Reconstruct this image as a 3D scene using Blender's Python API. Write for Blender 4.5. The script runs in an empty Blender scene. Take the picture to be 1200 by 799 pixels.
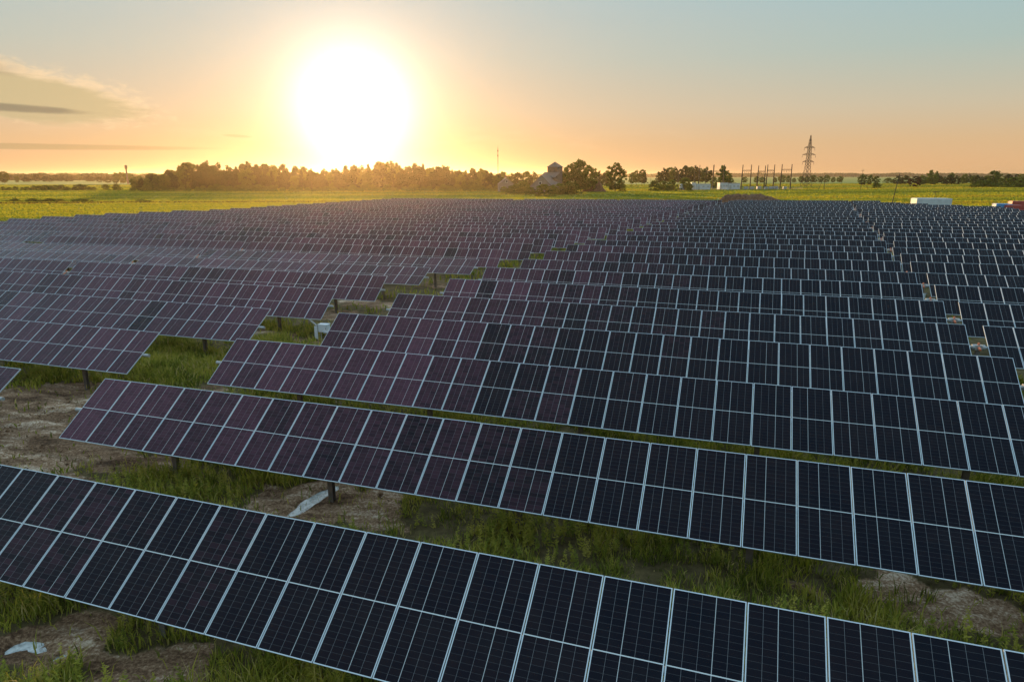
import bpy, math, random
import numpy as np
from mathutils import Vector, Matrix

random.seed(7)
rng = np.random.default_rng(7)
scene = bpy.context.scene
COL = scene.collection
R = math.radians

# ------------------------------------------------------------------ camera and site frame
FPX, PITCH = 776.9, R(13.986)
CAM_Z = 9.004
AL = R(18.736)                                   # panel rows are square to this heading
NV = (math.sin(AL), math.cos(AL))                # across the rows, away from the camera
RV = (math.cos(AL), -math.sin(AL))               # along the rows, to the right
D0, PITCH_ROW = 8.757, 5.94
TILT, PW, PL = R(36.32), 1.100, 2.329
STEP = 1.12

def ns(x, y):
    return x * NV[0] + y * NV[1], x * RV[0] + y * RV[1]

def xy(n, s):
    return n * NV[0] + s * RV[0], n * NV[1] + s * RV[1]

def gz(x, y):
    """height of the terrain: the site rises very gently to the right"""
    n, s = ns(x, y)
    return 0.7685 * np.tanh((s + 8) / 120.0)

def at(u, Y):
    """a point on the ground in the direction of picture column u, Y metres ahead"""
    X = Y * (u - 600) / FPX * math.cos(PITCH)
    return X, Y, float(gz(X, Y))

# ------------------------------------------------------------------ materials
def nodes_of(name):
    m = bpy.data.materials.new(name)
    m.use_nodes = True
    nt = m.node_tree
    nt.nodes.clear()
    out = nt.nodes.new('ShaderNodeOutputMaterial')
    return m, nt, out

def N(nt, kind, **kw):
    n = nt.nodes.new(kind)
    for k, v in kw.items():
        if k.startswith('i_'):
            n.inputs[k[2:].replace('_', ' ')].default_value = v
        else:
            setattr(n, k, v)
    return n

def M_(nt, op, a, b=None, c=None, clamp=False):
    n = nt.nodes.new('ShaderNodeMath')
    n.operation = op
    n.use_clamp = clamp
    for i, v in enumerate((a, b, c)):
        if v is None:
            continue
        if isinstance(v, (int, float)):
            n.inputs[i].default_value = v
        else:
            nt.links.new(v, n.inputs[i])
    return n.outputs[0]

def MIX(nt, fac, a, b, blend='MIX'):
    n = nt.nodes.new('ShaderNodeMix')
    n.data_type = 'RGBA'
    n.blend_type = blend
    for sock, v in ((n.inputs['Factor'], fac), (n.inputs[6], a), (n.inputs[7], b)):
        if isinstance(v, (int, float)):
            sock.default_value = v
        elif isinstance(v, (tuple, list)):
            sock.default_value = tuple(v) + ((1,) if len(v) == 3 else ())
        else:
            nt.links.new(v, sock)
    return n.outputs[2]

def RAMP(nt, fac, stops, interp='LINEAR'):
    n = nt.nodes.new('ShaderNodeValToRGB')
    n.color_ramp.interpolation = interp
    el = n.color_ramp.elements
    while len(el) < len(stops):
        el.new(0.5)
    for e, (p, c) in zip(el, stops):
        e.position = p
        e.color = tuple(c) + (1,) if len(c) == 3 else c
    nt.links.new(fac, n.inputs[0])
    return n.outputs[0]

def NOISE(nt, vec, scale, detail=4, rough=0.55, dist=0.0):
    n = N(nt, 'ShaderNodeTexNoise')
    n.inputs['Scale'].default_value = scale
    n.inputs['Detail'].default_value = detail
    n.inputs['Roughness'].default_value = rough
    n.inputs['Distortion'].default_value = dist
    if vec is not None:
        nt.links.new(vec, n.inputs['Vector'])
    return n.outputs['Fac']

def simple(name, col, rough=0.6, metal=0.0, var=0.18, scale=3.0, spec=0.5, bump=0.0):
    m, nt, out = nodes_of(name)
    tc = N(nt, 'ShaderNodeTexCoord')
    f = NOISE(nt, tc.outputs['Object'], scale, 5)
    dark = tuple(c * (1 - var) for c in col)
    lite = tuple(min(1, c * (1 + var)) for c in col)
    c = RAMP(nt, f, [(0.3, dark), (0.7, lite)])
    b = N(nt, 'ShaderNodeBsdfPrincipled')
    nt.links.new(c, b.inputs['Base Color'])
    b.inputs['Roughness'].default_value = rough
    b.inputs['Metallic'].default_value = metal
    b.inputs['Specular IOR Level'].default_value = spec
    if bump:
        bp = N(nt, 'ShaderNodeBump')
        bp.inputs['Strength'].default_value = bump
        nt.links.new(f, bp.inputs['Height'])
        nt.links.new(bp.outputs[0], b.inputs['Normal'])
    nt.links.new(b.outputs[0], out.inputs[0])
    return m

def leafy(name, stops, trans=0.45, tint=(1.25, 1.2, 0.55), attr=None):
    """thin leaves: light passes through them"""
    m, nt, out = nodes_of(name)
    if attr:
        a = N(nt, 'ShaderNodeAttribute', attribute_name=attr)
        f = a.outputs['Fac']
    else:
        oi = N(nt, 'ShaderNodeObjectInfo')
        gi = N(nt, 'ShaderNodeNewGeometry')
        f = M_(nt, 'ADD', M_(nt, 'MULTIPLY', oi.outputs['Random'], 0.5),
               M_(nt, 'MULTIPLY', gi.outputs['Random Per Island'], 0.5))
    c = RAMP(nt, f, stops)
    d = N(nt, 'ShaderNodeBsdfDiffuse')
    t = N(nt, 'ShaderNodeBsdfTranslucent')
    nt.links.new(c, d.inputs[0])
    nt.links.new(MIX(nt, 1.0, c, tint, 'MULTIPLY'), t.inputs[0])
    x = N(nt, 'ShaderNodeMixShader')
    x.inputs[0].default_value = trans
    nt.links.new(d.outputs[0], x.inputs[1])
    nt.links.new(t.outputs[0], x.inputs[2])
    nt.links.new(x.outputs[0], out.inputs[0])
    return m

def panel_material():
    m, nt, out = nodes_of('solar_cells_under_glass')
    uv = N(nt, 'ShaderNodeUVMap')
    sp = N(nt, 'ShaderNodeSeparateXYZ')
    nt.links.new(uv.outputs[0], sp.inputs[0])
    u, v = sp.outputs[0], sp.outputs[1]
    oi = N(nt, 'ShaderNodeObjectInfo')
    rnd = oi.outputs['Random']
    # five strings of cells, two halves of eleven
    cu = M_(nt, 'MULTIPLY', u, 5.0)
    fu = M_(nt, 'ABSOLUTE', M_(nt, 'SUBTRACT', M_(nt, 'FRACT', cu), 0.5))
    colline = M_(nt, 'GREATER_THAN', fu, 0.487)
    cv = M_(nt, 'MULTIPLY', v, 22.0)
    fv = M_(nt, 'ABSOLUTE', M_(nt, 'SUBTRACT', M_(nt, 'FRACT', cv), 0.5))
    rowline = M_(nt, 'GREATER_THAN', fv, 0.474)
    mid = M_(nt, 'LESS_THAN', M_(nt, 'ABSOLUTE', M_(nt, 'SUBTRACT', v, 0.5)), 0.0038)
    # the brighter ribbon runs at two or at three fifths of the width
    pos = M_(nt, 'ADD', 0.4, M_(nt, 'MULTIPLY', M_(nt, 'GREATER_THAN', rnd, 0.45), 0.2))
    rib = M_(nt, 'LESS_THAN', M_(nt, 'ABSOLUTE', M_(nt, 'SUBTRACT', u, pos)), 0.0048)
    # colour: from blue black to maroon black with painted lens flare, each half and cell a little different
    half = M_(nt, 'GREATER_THAN', v, 0.5)
    wn = N(nt, 'ShaderNodeTexWhiteNoise', noise_dimensions='2D')
    cb = N(nt, 'ShaderNodeCombineXYZ')
    nt.links.new(rnd, cb.inputs[0]); nt.links.new(half, cb.inputs[1])
    nt.links.new(cb.outputs[0], wn.inputs['Vector'])
    wc = N(nt, 'ShaderNodeTexWhiteNoise', noise_dimensions='3D')
    cc = N(nt, 'ShaderNodeCombineXYZ')
    nt.links.new(M_(nt, 'FLOOR', cu), cc.inputs[0]); nt.links.new(M_(nt, 'FLOOR', cv), cc.inputs[1]); nt.links.new(rnd, cc.inputs[2])
    nt.links.new(cc.outputs[0], wc.inputs['Vector'])
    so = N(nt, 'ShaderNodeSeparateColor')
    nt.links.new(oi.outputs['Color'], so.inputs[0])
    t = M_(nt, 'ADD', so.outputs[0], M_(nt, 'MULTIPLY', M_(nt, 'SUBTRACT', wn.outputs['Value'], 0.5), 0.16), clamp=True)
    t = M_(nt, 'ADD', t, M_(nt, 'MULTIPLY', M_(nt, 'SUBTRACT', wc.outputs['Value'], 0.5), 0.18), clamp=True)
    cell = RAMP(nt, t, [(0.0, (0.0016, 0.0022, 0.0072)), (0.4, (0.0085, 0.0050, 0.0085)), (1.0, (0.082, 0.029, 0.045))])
    tc = N(nt, 'ShaderNodeTexCoord')
    dust = NOISE(nt, tc.outputs['Object'], 1.3, 6, 0.65)
    c = MIX(nt, M_(nt, 'MULTIPLY', rowline, 0.075), cell, (0.45, 0.47, 0.50))
    c = MIX(nt, M_(nt, 'MULTIPLY', colline, 0.25), c, (0.45, 0.47, 0.50))
    c = MIX(nt, M_(nt, 'MULTIPLY', rib, 0.62), c, (0.55, 0.58, 0.60))
    c = MIX(nt, M_(nt, 'MULTIPLY', mid, 0.8), c, (0.62, 0.65, 0.67))
    c = MIX(nt, M_(nt, 'MULTIPLY', M_(nt, 'SUBTRACT', dust, 0.45, clamp=True), 0.05), c, (0.30, 0.27, 0.22))
    b = N(nt, 'ShaderNodeBsdfPrincipled')
    nt.links.new(c, b.inputs['Base Color'])
    nt.links.new(M_(nt, 'ADD', 0.07, M_(nt, 'MULTIPLY', dust, 0.12)), b.inputs['Roughness'])
    b.inputs['Specular IOR Level'].default_value = 0.075
    nt.links.new(b.outputs[0], out.inputs[0])
    return m

MAT = {}
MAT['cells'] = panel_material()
MAT['alu'] = simple('anodised_aluminium', (0.45, 0.495, 0.54), 0.42, 0.35, 0.05, 4.0)
MAT['steel'] = simple('galvanised_steel', (0.34, 0.34, 0.34), 0.55, 0.4, 0.15, 6.0)
MAT['post'] = simple('weathered_post_steel', (0.16, 0.13, 0.115), 0.7, 0.2, 0.25, 5.0)
MAT['white'] = simple('white_powder_coat', (0.58, 0.59, 0.62), 0.45, 0, 0.05, 3.0)
MAT['orange'] = simple('sun_reddened_gearbox', (0.62, 0.16, 0.075), 0.5, 0, 0.12, 5.0)  # orange stands for red sunlight falling on the drive
MAT['bark'] = simple('bark', (0.075, 0.055, 0.04), 0.9, 0, 0.3, 4.0, 0.2)
MAT['leaf'] = leafy('leaves_green', [(0.1, (0.060, 0.095, 0.022)), (0.55, (0.105, 0.145, 0.034)), (0.95, (0.17, 0.185, 0.046))], 0.48)
MAT['leaf_dark'] = leafy('leaves_dark', [(0.1, (0.028, 0.044, 0.016)), (0.9, (0.066, 0.080, 0.026))], 0.24)
MAT['leaf_copper'] = leafy('leaves_copper', [(0.1, (0.055, 0.035, 0.022)), (0.9, (0.095, 0.058, 0.032))], 0.3, (1.2, 1.0, 0.7))
MAT['grass'] = leafy('grass_blades', [(0.0, (0.085, 0.100, 0.022)), (0.35, (0.205, 0.225, 0.042)), (0.7, (0.37, 0.325, 0.058)), (0.9, (0.40, 0.33, 0.10)), (1.0, (0.48, 0.37, 0.20))], 0.42, (1.15, 1.15, 0.6), 'tone')
MAT['meadow'] = leafy('meadow_blades', [(0.0, (0.085, 0.120, 0.030)), (0.4, (0.17, 0.21, 0.040)), (0.8, (0.34, 0.315, 0.042)), (0.9, (0.10, 0.075, 0.035)), (1.0, (0.075, 0.052, 0.028))], 0.55, (1.35, 1.25, 0.55), 'tone')
MAT['wall_grey'] = simple('old_rendered_wall', (0.155, 0.142, 0.13), 0.85, 0, 0.15, 0.6)
MAT['wall_white'] = simple('white_cladding', (0.46, 0.48, 0.51), 0.6, 0, 0.1, 0.8)
MAT['wall_sunlit'] = simple('sunlit_end_panel', (0.72, 0.66, 0.55), 0.6, 0, 0.06, 0.8)  # cream is sunlight on the white end, put into its colour
MAT['roof'] = simple('dark_roof_sheet', (0.075, 0.060, 0.052), 0.8, 0, 0.2, 0.8)
MAT['tower'] = simple('weathered_timber_tower', (0.075, 0.062, 0.055), 0.85, 0, 0.2, 0.8)
MAT['dark'] = simple('dark_opening', (0.02, 0.02, 0.02), 0.4, 0, 0.1)
MAT['pole'] = simple('dark_pole_metal', (0.032, 0.028, 0.027), 0.8, 0, 0.15, 3.0, 0.15)
MAT['soil_heap'] = simple('heaped_soil', (0.125, 0.066, 0.040), 0.95, 0, 0.5, 1.6, 0.1, 1.0)
MAT['clod'] = simple('soil_clods', (0.19, 0.115, 0.068), 0.95, 0, 0.5, 3.0, 0.1)
MAT['sand_heap'] = simple('heaped_sand', (0.34, 0.25, 0.16), 0.95, 0, 0.2, 0.9, 0.1, 0.6)
MAT['blue'] = simple('blue_container_paint', (0.06, 0.24, 0.46), 0.5, 0, 0.15, 1.2)
MAT['red'] = simple('red_container_paint', (0.32, 0.045, 0.036), 0.5, 0, 0.15, 1.2)
MAT['brick'] = simple('chimney_brick', (0.19, 0.10, 0.07), 0.85, 0, 0.2, 1.0)

def water_material():
    m, nt, out = nodes_of('sky_pale_puddle_water')
    tc = N(nt, 'ShaderNodeTexCoord')
    f = NOISE(nt, tc.outputs['Object'], 4.0, 7, 0.7)
    b = N(nt, 'ShaderNodeBsdfPrincipled')
    nt.links.new(RAMP(nt, f, [(0.38, (0.13, 0.13, 0.12)), (0.50, (0.34, 0.36, 0.36)), (0.62, (0.50, 0.52, 0.52))]), b.inputs['Base Color'])  # pale tones paint in the sky's reflection on the water
    b.inputs['Roughness'].default_value = 0.06
    b.inputs['Specular IOR Level'].default_value = 0.8
    bp = N(nt, 'ShaderNodeBump')
    bp.inputs['Strength'].default_value = 0.12
    bp.inputs['Distance'].default_value = 0.02
    nt.links.new(NOISE(nt, tc.outputs['Object'], 14.0, 3), bp.inputs['Height'])
    nt.links.new(bp.outputs[0], b.inputs['Normal'])
    nt.links.new(b.outputs[0], out.inputs[0])
    return m
MAT['water'] = water_material()

def ground_material():
    m, nt, out = nodes_of('ground')
    tc = N(nt, 'ShaderNodeTexCoord')
    P = tc.outputs['Object']
    bare = N(nt, 'ShaderNodeAttribute', attribute_name='bare').outputs['Fac']
    site = N(nt, 'ShaderNodeAttribute', attribute_name='site').outputs['Fac']
    fine = NOISE(nt, P, 2.6, 8, 0.65)
    big = NOISE(nt, P, 0.35, 6, 0.6)
    grain = NOISE(nt, P, 14.0, 6, 0.7)
    # wheel ruts run along the rows on the bare ground
    mp = N(nt, 'ShaderNodeMapping')
    mp.inputs['Rotation'].default_value = (0, 0, AL + R(14))
    mp.inputs['Scale'].default_value = (0.42, 1.5, 1)
    nt.links.new(P, mp.inputs[0])
    rut = NOISE(nt, mp.outputs[0], 1.1, 8, 0.72, 0.25)
    turf = RAMP(nt, fine, [(0.25, (0.050, 0.033, 0.016)), (0.5, (0.105, 0.078, 0.034)), (0.72, (0.18, 0.135, 0.062))])
    soil = RAMP(nt, M_(nt, 'ADD', M_(nt, 'ADD', M_(nt, 'MULTIPLY', rut, 0.40), M_(nt, 'MULTIPLY', big, 0.25)), M_(nt, 'MULTIPLY', grain, 0.35)),
                [(0.40, (0.042, 0.022, 0.012)), (0.465, (0.145, 0.078, 0.044)), (0.53, (0.32, 0.195, 0.118)), (0.595, (0.66, 0.51, 0.39))])
    wet = N(nt, 'ShaderNodeAttribute', attribute_name='rut').outputs['Fac']
    soil = MIX(nt, M_(nt, 'MULTIPLY', wet, 0.65, None, True), soil, (0.050, 0.029, 0.017))
    k = M_(nt, 'ADD', bare, M_(nt, 'MULTIPLY', M_(nt, 'SUBTRACT', fine, 0.5), 1.1))
    k = M_(nt, 'ADD', k, M_(nt, 'MULTIPLY', M_(nt, 'SUBTRACT', big, 0.5), 0.8))
    k = RAMP(nt, k, [(0.38, (0, 0, 0)), (0.60, (1, 1, 1))])
    near = MIX(nt, k, turf, soil)
    # meadow: mown strips and field edges
    sx = N(nt, 'ShaderNodeSeparateXYZ'); nt.links.new(P, sx.inputs[0])
    lane = M_(nt, 'ADD', sx.outputs[1], M_(nt, 'MULTIPLY', sx.outputs[0], -0.12))
    cb = N(nt, 'ShaderNodeCombineXYZ')
    nt.links.new(M_(nt, 'MULTIPLY', lane, 0.030), cb.inputs[1]); nt.links.new(M_(nt, 'MULTIPLY', sx.outputs[0], 0.0022), cb.inputs[0])
    band = NOISE(nt, cb.outputs[0], 2.2, 5, 0.6)
    meadow = RAMP(nt, M_(nt, 'ADD', M_(nt, 'MULTIPLY', band, 0.75), M_(nt, 'MULTIPLY', fine, 0.25)),
                  [(0.30, (0.09, 0.12, 0.032)), (0.46, (0.16, 0.19, 0.040)), (0.60, (0.24, 0.24, 0.045)), (0.72, (0.26, 0.22, 0.075))])
    col = MIX(nt, site, meadow, near)
    b = N(nt, 'ShaderNodeBsdfPrincipled')
    nt.links.new(col, b.inputs['Base Color'])
    b.inputs['Roughness'].default_value = 0.95
    b.inputs['Specular IOR Level'].default_value = 0.15
    bp = N(nt, 'ShaderNodeBump')
    bp.inputs['Strength'].default_value = 0.9
    bp.inputs['Distance'].default_value = 0.14
    nt.links.new(M_(nt, 'ADD', M_(nt, 'MULTIPLY', rut, 0.45), M_(nt, 'MULTIPLY', grain, 0.55)), bp.inputs['Height'])
    nt.links.new(bp.outputs[0], b.inputs['Normal'])
    nt.links.new(b.outputs[0], out.inputs[0])
    return m
MAT['ground'] = ground_material()

# ------------------------------------------------------------------ mesh helpers
class MB:
    """collects polygons, then links them as one mesh object"""
    def __init__(self):
        self.v, self.f, self.mi, self.uv = [], [], [], []
    def box(self, x0, x1, y0, y1, z0, z1, mi=0, M=None):
        b = len(self.v)
        P = [(x, y, z) for z in (z0, z1) for y in (y0, y1) for x in (x0, x1)]
        if M is not None:
            P = [tuple(M @ Vector(p)) for p in P]
        self.v += P
        for q in ((0, 2, 3, 1), (4, 5, 7, 6), (0, 1, 5, 4), (2, 6, 7, 3), (0, 4, 6, 2), (1, 3, 7, 5)):
            self.f.append(tuple(b + i for i in q)); self.mi.append(mi)
        return self
    def bar(self, p, q, w, w2=None, sides=4, mi=0):
        """a straight tapered bar between two points"""
        p, q = Vector(p), Vector(q)
        d = (q - p)
        if d.length < 1e-6:
            return self
        d.normalize()
        a = d.cross(Vector((0, 0, 1)))
        if a.length < 1e-3:
            a = d.cross(Vector((1, 0, 0)))
        a.normalize(); c = d.cross(a)
        b = len(self.v)
        w2 = w if w2 is None else w2
        for pt, ww in ((p, w), (q, w2)):
            for i in range(sides):
                t = 2 * math.pi * (i + 0.5) / sides
                self.v.append(tuple(pt + (a * math.cos(t) + c * math.sin(t)) * ww * 0.5 * (1.41 if sides == 4 else 1)))
        for i in range(sides):
            j = (i + 1) % sides
            self.f.append((b + i, b + j, b + sides + j, b + sides + i)); self.mi.append(mi)
        self.f.append(tuple(b + i for i in reversed(range(sides)))); self.mi.append(mi)
        self.f.append(tuple(b + sides + i for i in range(sides))); self.mi.append(mi)
        return self
    def poly(self, pts, mi=0):
        b = len(self.v)
        self.v += [tuple(p) for p in pts]
        self.f.append(tuple(range(b, b + len(pts)))); self.mi.append(mi)
        return self
    def mesh(self, name, mats):
        me = bpy.data.meshes.new(name)
        me.from_pydata(self.v, [], self.f)
        for m in (mats if isinstance(mats, (list, tuple)) else [mats]):
            me.materials.append(m)
        me.polygons.foreach_set('material_index', self.mi)
        me.update()
        return me

def link(name, data, parent=None, loc=None, rot=None, scale=None):
    o = bpy.data.objects.new(name, data)
    COL.objects.link(o)
    if parent is not None:
        o.parent = parent
    if loc is not None:
        o.location = loc
    if rot is not None:
        o.rotation_euler = rot
    if scale is not None:
        o.scale = scale
    return o

def tag(o, label, cat, group=None):
    o['label'] = label
    o['category'] = cat
    if group:
        o['group'] = group
    return o

def thing(name, label, cat, loc=(0, 0, 0), rz=0.0, group=None, scale=None):
    return tag(link(name, None, None, loc, (0, 0, rz), scale), label, cat, group)

def part(name, mb, mats, parent):
    return link(name, mb.mesh(name, mats), parent)

def np_mesh(name, V, F, mat, attrs=None, smooth=False):
    """one mesh from numpy arrays; F is a list of (k, 3 or 4) index arrays"""
    me = bpy.data.meshes.new(name)
    me.vertices.add(len(V))
    me.vertices.foreach_set('co', np.ascontiguousarray(V, dtype=np.float32).ravel())
    loops = np.concatenate([f.ravel() for f in F]).astype(np.int32)
    cnt = np.concatenate([np.full(len(f), f.shape[1]) for f in F]).astype(np.int32)
    start = np.concatenate([[0], np.cumsum(cnt)[:-1]]).astype(np.int32)
    me.loops.add(len(loops))
    me.loops.foreach_set('vertex_index', loops)
    me.polygons.add(len(cnt))
    me.polygons.foreach_set('loop_start', start)
    if smooth:
        me.polygons.foreach_set('use_smooth', np.ones(len(cnt), dtype=bool))
    me.materials.append(mat)
    me.update(calc_edges=True)
    for k, a in (attrs or {}).items():
        at_ = me.attributes.new(k, 'FLOAT', 'POINT')
        at_.data.foreach_set('value', np.ascontiguousarray(a, dtype=np.float32))
    return me

def vnoise(x, y, seed=0):
    """smooth value noise for scattering"""
    xi, yi = np.floor(x).astype(int), np.floor(y).astype(int)
    fx, fy = x - xi, y - yi
    fx, fy = fx * fx * (3 - 2 * fx), fy * fy * (3 - 2 * fy)
    def h(a, b):
        t = np.sin(a * 127.1 + b * 311.7 + seed * 74.7) * 43758.5453
        return t - np.floor(t)
    return (h(xi, yi) * (1 - fx) + h(xi + 1, yi) * fx) * (1 - fy) + (h(xi, yi + 1) * (1 - fx) + h(xi + 1, yi + 1) * fx) * fy

def sstep(a, b, x):
    t = np.clip((x - a) / (b - a), 0, 1)
    return t * t * (3 - 2 * t)

# ------------------------------------------------------------------ where things run on the site
K_MAX = 31
def main_left(k):
    return float(np.interp(k, [1, 2, 3, 4, 5, 6, 7, 8, 11, 16.4, 25.5, 31], [-19.58, -19.33, -18.31, -18.22, -17.63, -17.34, -16.41, -16.2, -14.2, -10.7, -5.6, -2.2]))
END_JIT = [0.0] * 9 + [random.uniform(-0.5, 0.5) for _ in range(40)]
def left_right(k):
    return float(np.interp(k, [1, 2, 3, 5, 6, 7, 8, 9, 11.4, 16.4, 25.5, 31], [-23.52, -23.43, -22.33, -22.2, -21.9, -20.3, -20.2, -19.0, -17.4, -14.2, -8.9, -5.4]))
def outer_left(k):
    return float(np.interp(k, [13, 15, 16, 17, 18, 31], [-118, -118, -115, -112.5, -108.2, -107]))

# bare ground: (x, y, radius along the rows, radius across, strength)
BARE = [(-19.2, 25.5, 6.5, 3.2, 1.0), (-15.5, 21.5, 5.0, 2.2, 1.0), (-24.5, 26.5, 7, 3.0, 0.9), (-17.5, 18.5, 5, 2.0, 0.8), (-20.5, 31.2, 2.5, 1.4, 0.5),
        (-5.8, 17.4, 1.1, 1.9, 0.9), (-4.0, 16.9, 1.6, 0.8, 0.75), (10.1, 12.25, 2.3, 1.0, 0.9), (8.5, 12.7, 1.8, 0.7, 0.75), (12.5, 11.6, 2.4, 1.0, 0.7),
        (-7.4, 11.1, 2.4, 0.7, 0.85), (-9.4, 11.2, 1.2, 0.8, 0.8), (-14.6, 38.5, 3.0, 1.2, 0.95), (-11.0, 36.0, 2.0, 2.0, 0.6), (-13.0, 28.8, 2.0, 1.6, 0.7),
        (-10.0, 48.4, 4.0, 2.0, 0.75), (-7.0, 57, 2.5, 4.0, 0.5), (-12.0, 44.0, 3.0, 1.5, 0.7), (-1.0, 76, 2.2, 6, 0.5), (13, 112, 2.2, 14, 0.45)]
HOLLOWS = [(-6.02, 16.72, 0.26, 0.24, 0.3, 0.19), (-5.90, 17.05, 0.25, 0.30, -0.5, 0.21), (-5.80, 17.42, 0.31, 0.26, 0.2, 0.21), (-5.66, 17.75, 0.25, 0.28, -0.6, 0.21), (-5.48, 18.02, 0.33, 0.19, 0.4, 0.20), (-5.36, 18.35, 0.21, 0.22, -0.3, 0.19), (-5.5, 16.95, 0.13, 0.10, 0, 0.14),
           (-9.72, 11.42, 0.38, 0.20, 0.2, 0.18), (-9.38, 11.27, 0.28, 0.14, -0.35, 0.175), (-9.92, 11.22, 0.15, 0.11, 0.5, 0.14), (-8.86, 11.06, 0.20, 0.09, 0.5, 0.15)]
def bare_at(x, y):
    x0, y0 = x, y
    b = np.zeros_like(x)
    x, y = x + (vnoise(x * 0.8, y * 0.8, 61) - 0.5) * 2.4 + (vnoise(x * 2.5, y * 2.5, 62) - 0.5) * 0.8, y + (vnoise(x * 0.8, y * 0.8, 63) - 0.5) * 2.0 + (vnoise(x * 2.5, y * 2.5, 64) - 0.5) * 0.8
    for bx, by, ra, rb, st in BARE:
        dx, dy = x - bx, y - by
        n, s = dx * NV[0] + dy * NV[1], dx * RV[0] + dy * RV[1]
        d = np.sqrt((s / ra) ** 2 + (n / rb) ** 2)
        b = np.maximum(b, st * (1 - sstep(0.55, 1.25, d)))
    for hx, hy, ra, rb, ang, dep in HOLLOWS:
        b = np.maximum(b, 1 - sstep(0.35, 0.75, np.hypot(x0 - hx, y0 - hy)))
    return b
def site_at(x, y):
    n, s = ns(x, y)
    lo = np.interp((n - D0) / PITCH_ROW, [0, 15, 18, 31], [-122, -121, -112, -110]) - 4
    hi = np.full_like(n, 62.0)
    far = D0 + PITCH_ROW * 31 + 4
    a = sstep(-3, 3, s - lo) * (1 - sstep(-4, 4, s - hi)) * (1 - sstep(0, 7, n - far))
    return a

# ------------------------------------------------------------------ ground
def ground():
    def axis(lo, hi, fine0, fine1, st, growth):
        a = list(np.arange(fine0, fine1 + 1e-6, st))
        s = st
        while a[-1] < hi:
            s *= growth; a.append(a[-1] + s)
        s = st
        while a[0] > lo:
            s *= growth; a.insert(0, a[0] - s)
        return np.array(a)
    xs = axis(-5200, 5200, -34, 20, 0.17, 1.075)
    ys = axis(-400, 6500, 6, 42, 0.17, 1.075)
    X, Y = np.meshgrid(xs, ys)
    x, y = X.ravel(), Y.ravel()
    near = (1 - sstep(60, 110, np.hypot(x, y)))
    b = bare_at(x, y)
    z = gz(x, y)
    rough = (vnoise(x * 0.7, y * 0.7, 1) - 0.5) * 0.14 + (vnoise(x * 2.1, y * 2.1, 2) - 0.5) * 0.07
    n, s = ns(x, y)
    rr = n - 0.10 * s + 0.7 * vnoise(s * 0.13, n * 0.13, 45)
    fr = rr / 0.92 - np.floor(rr / 0.92)
    groove = np.exp(-((fr - 0.5) / 0.15) ** 2) * (0.35 + 0.65 * vnoise(s * 0.5, np.floor(rr / 0.92) * 3.1, 46)) * sstep(0.45, 0.9, b) * (s < -12)
    ruts = -0.075 * groove * (0.8 + 0.4 * np.sin(s * 9)) + (vnoise((n + 0.25 * s) * 1.9, s * 0.12, 5) - 0.5) * 0.16 * b
    rough = rough + (vnoise(x * 5.3, y * 5.3, 3) - 0.5) * 0.07
    z = z + near * (rough + ruts - 0.03)
    for hx, hy, ra, rb, ang, dep in HOLLOWS:
        dx, dy = x - hx, y - hy
        p_, q_ = dx * math.cos(ang) + dy * math.sin(ang), -dx * math.sin(ang) + dy * math.cos(ang)
        z = z - dep * np.exp(-((p_ / ra) ** 2 + (q_ / rb) ** 2))
    nx, ny = len(xs), len(ys)
    i = np.arange(nx * ny).reshape(ny, nx)
    F = np.stack([i[:-1, :-1].ravel(), i[:-1, 1:].ravel(), i[1:, 1:].ravel(), i[1:, :-1].ravel()], 1)
    me = np_mesh('ground', np.stack([x, y, z], 1), [F], MAT['ground'], {'bare': b, 'site': site_at(x, y), 'rut': groove}, True)
    o = link('ground', me)
    o['kind'] = 'structure'
ground()

# ------------------------------------------------------------------ grass on the site
def blades(name, px, py, h, w, lean, tone, mat, label_kind=True, bend=0.5):
    n = len(px)
    a = rng.uniform(0, 2 * math.pi, n)
    la = rng.uniform(0, 2 * math.pi, n)
    z0 = gz(px, py) - 0.05
    dx, dy = np.cos(a) * w * 0.5, np.sin(a) * w * 0.5
    lx, ly = np.cos(la) * lean * h, np.sin(la) * lean * h
    V = np.empty((n, 5, 3))
    V[:, 0] = np.stack([px - dx, py - dy, z0], 1)
    V[:, 1] = np.stack([px + dx, py + dy, z0], 1)
    mx, my = px + lx * 0.35, py + ly * 0.35
    V[:, 2] = np.stack([mx + dx * 0.8, my + dy * 0.8, z0 + h * 0.58], 1)
    V[:, 3] = np.stack([mx - dx * 0.8, my - dy * 0.8, z0 + h * 0.58], 1)
    V[:, 4] = np.stack([px + lx, py + ly, z0 + h * (1 - 0.25 * lean)], 1)
    i = np.arange(n) * 5
    Q = np.stack([i, i + 1, i + 2, i + 3], 1)
    T = np.stack([i + 3, i + 2, i + 4], 1)
    me = np_mesh(name, V.reshape(-1, 3), [Q, T], mat, {'tone': np.repeat(tone, 5)})
    o = link(name, me)
    o['kind'] = 'stuff'
    return o

def in_view(x, y, m=1.25):
    return (np.abs(x) < y * 0.80 * m + 2.5) & (y > 5)

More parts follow.
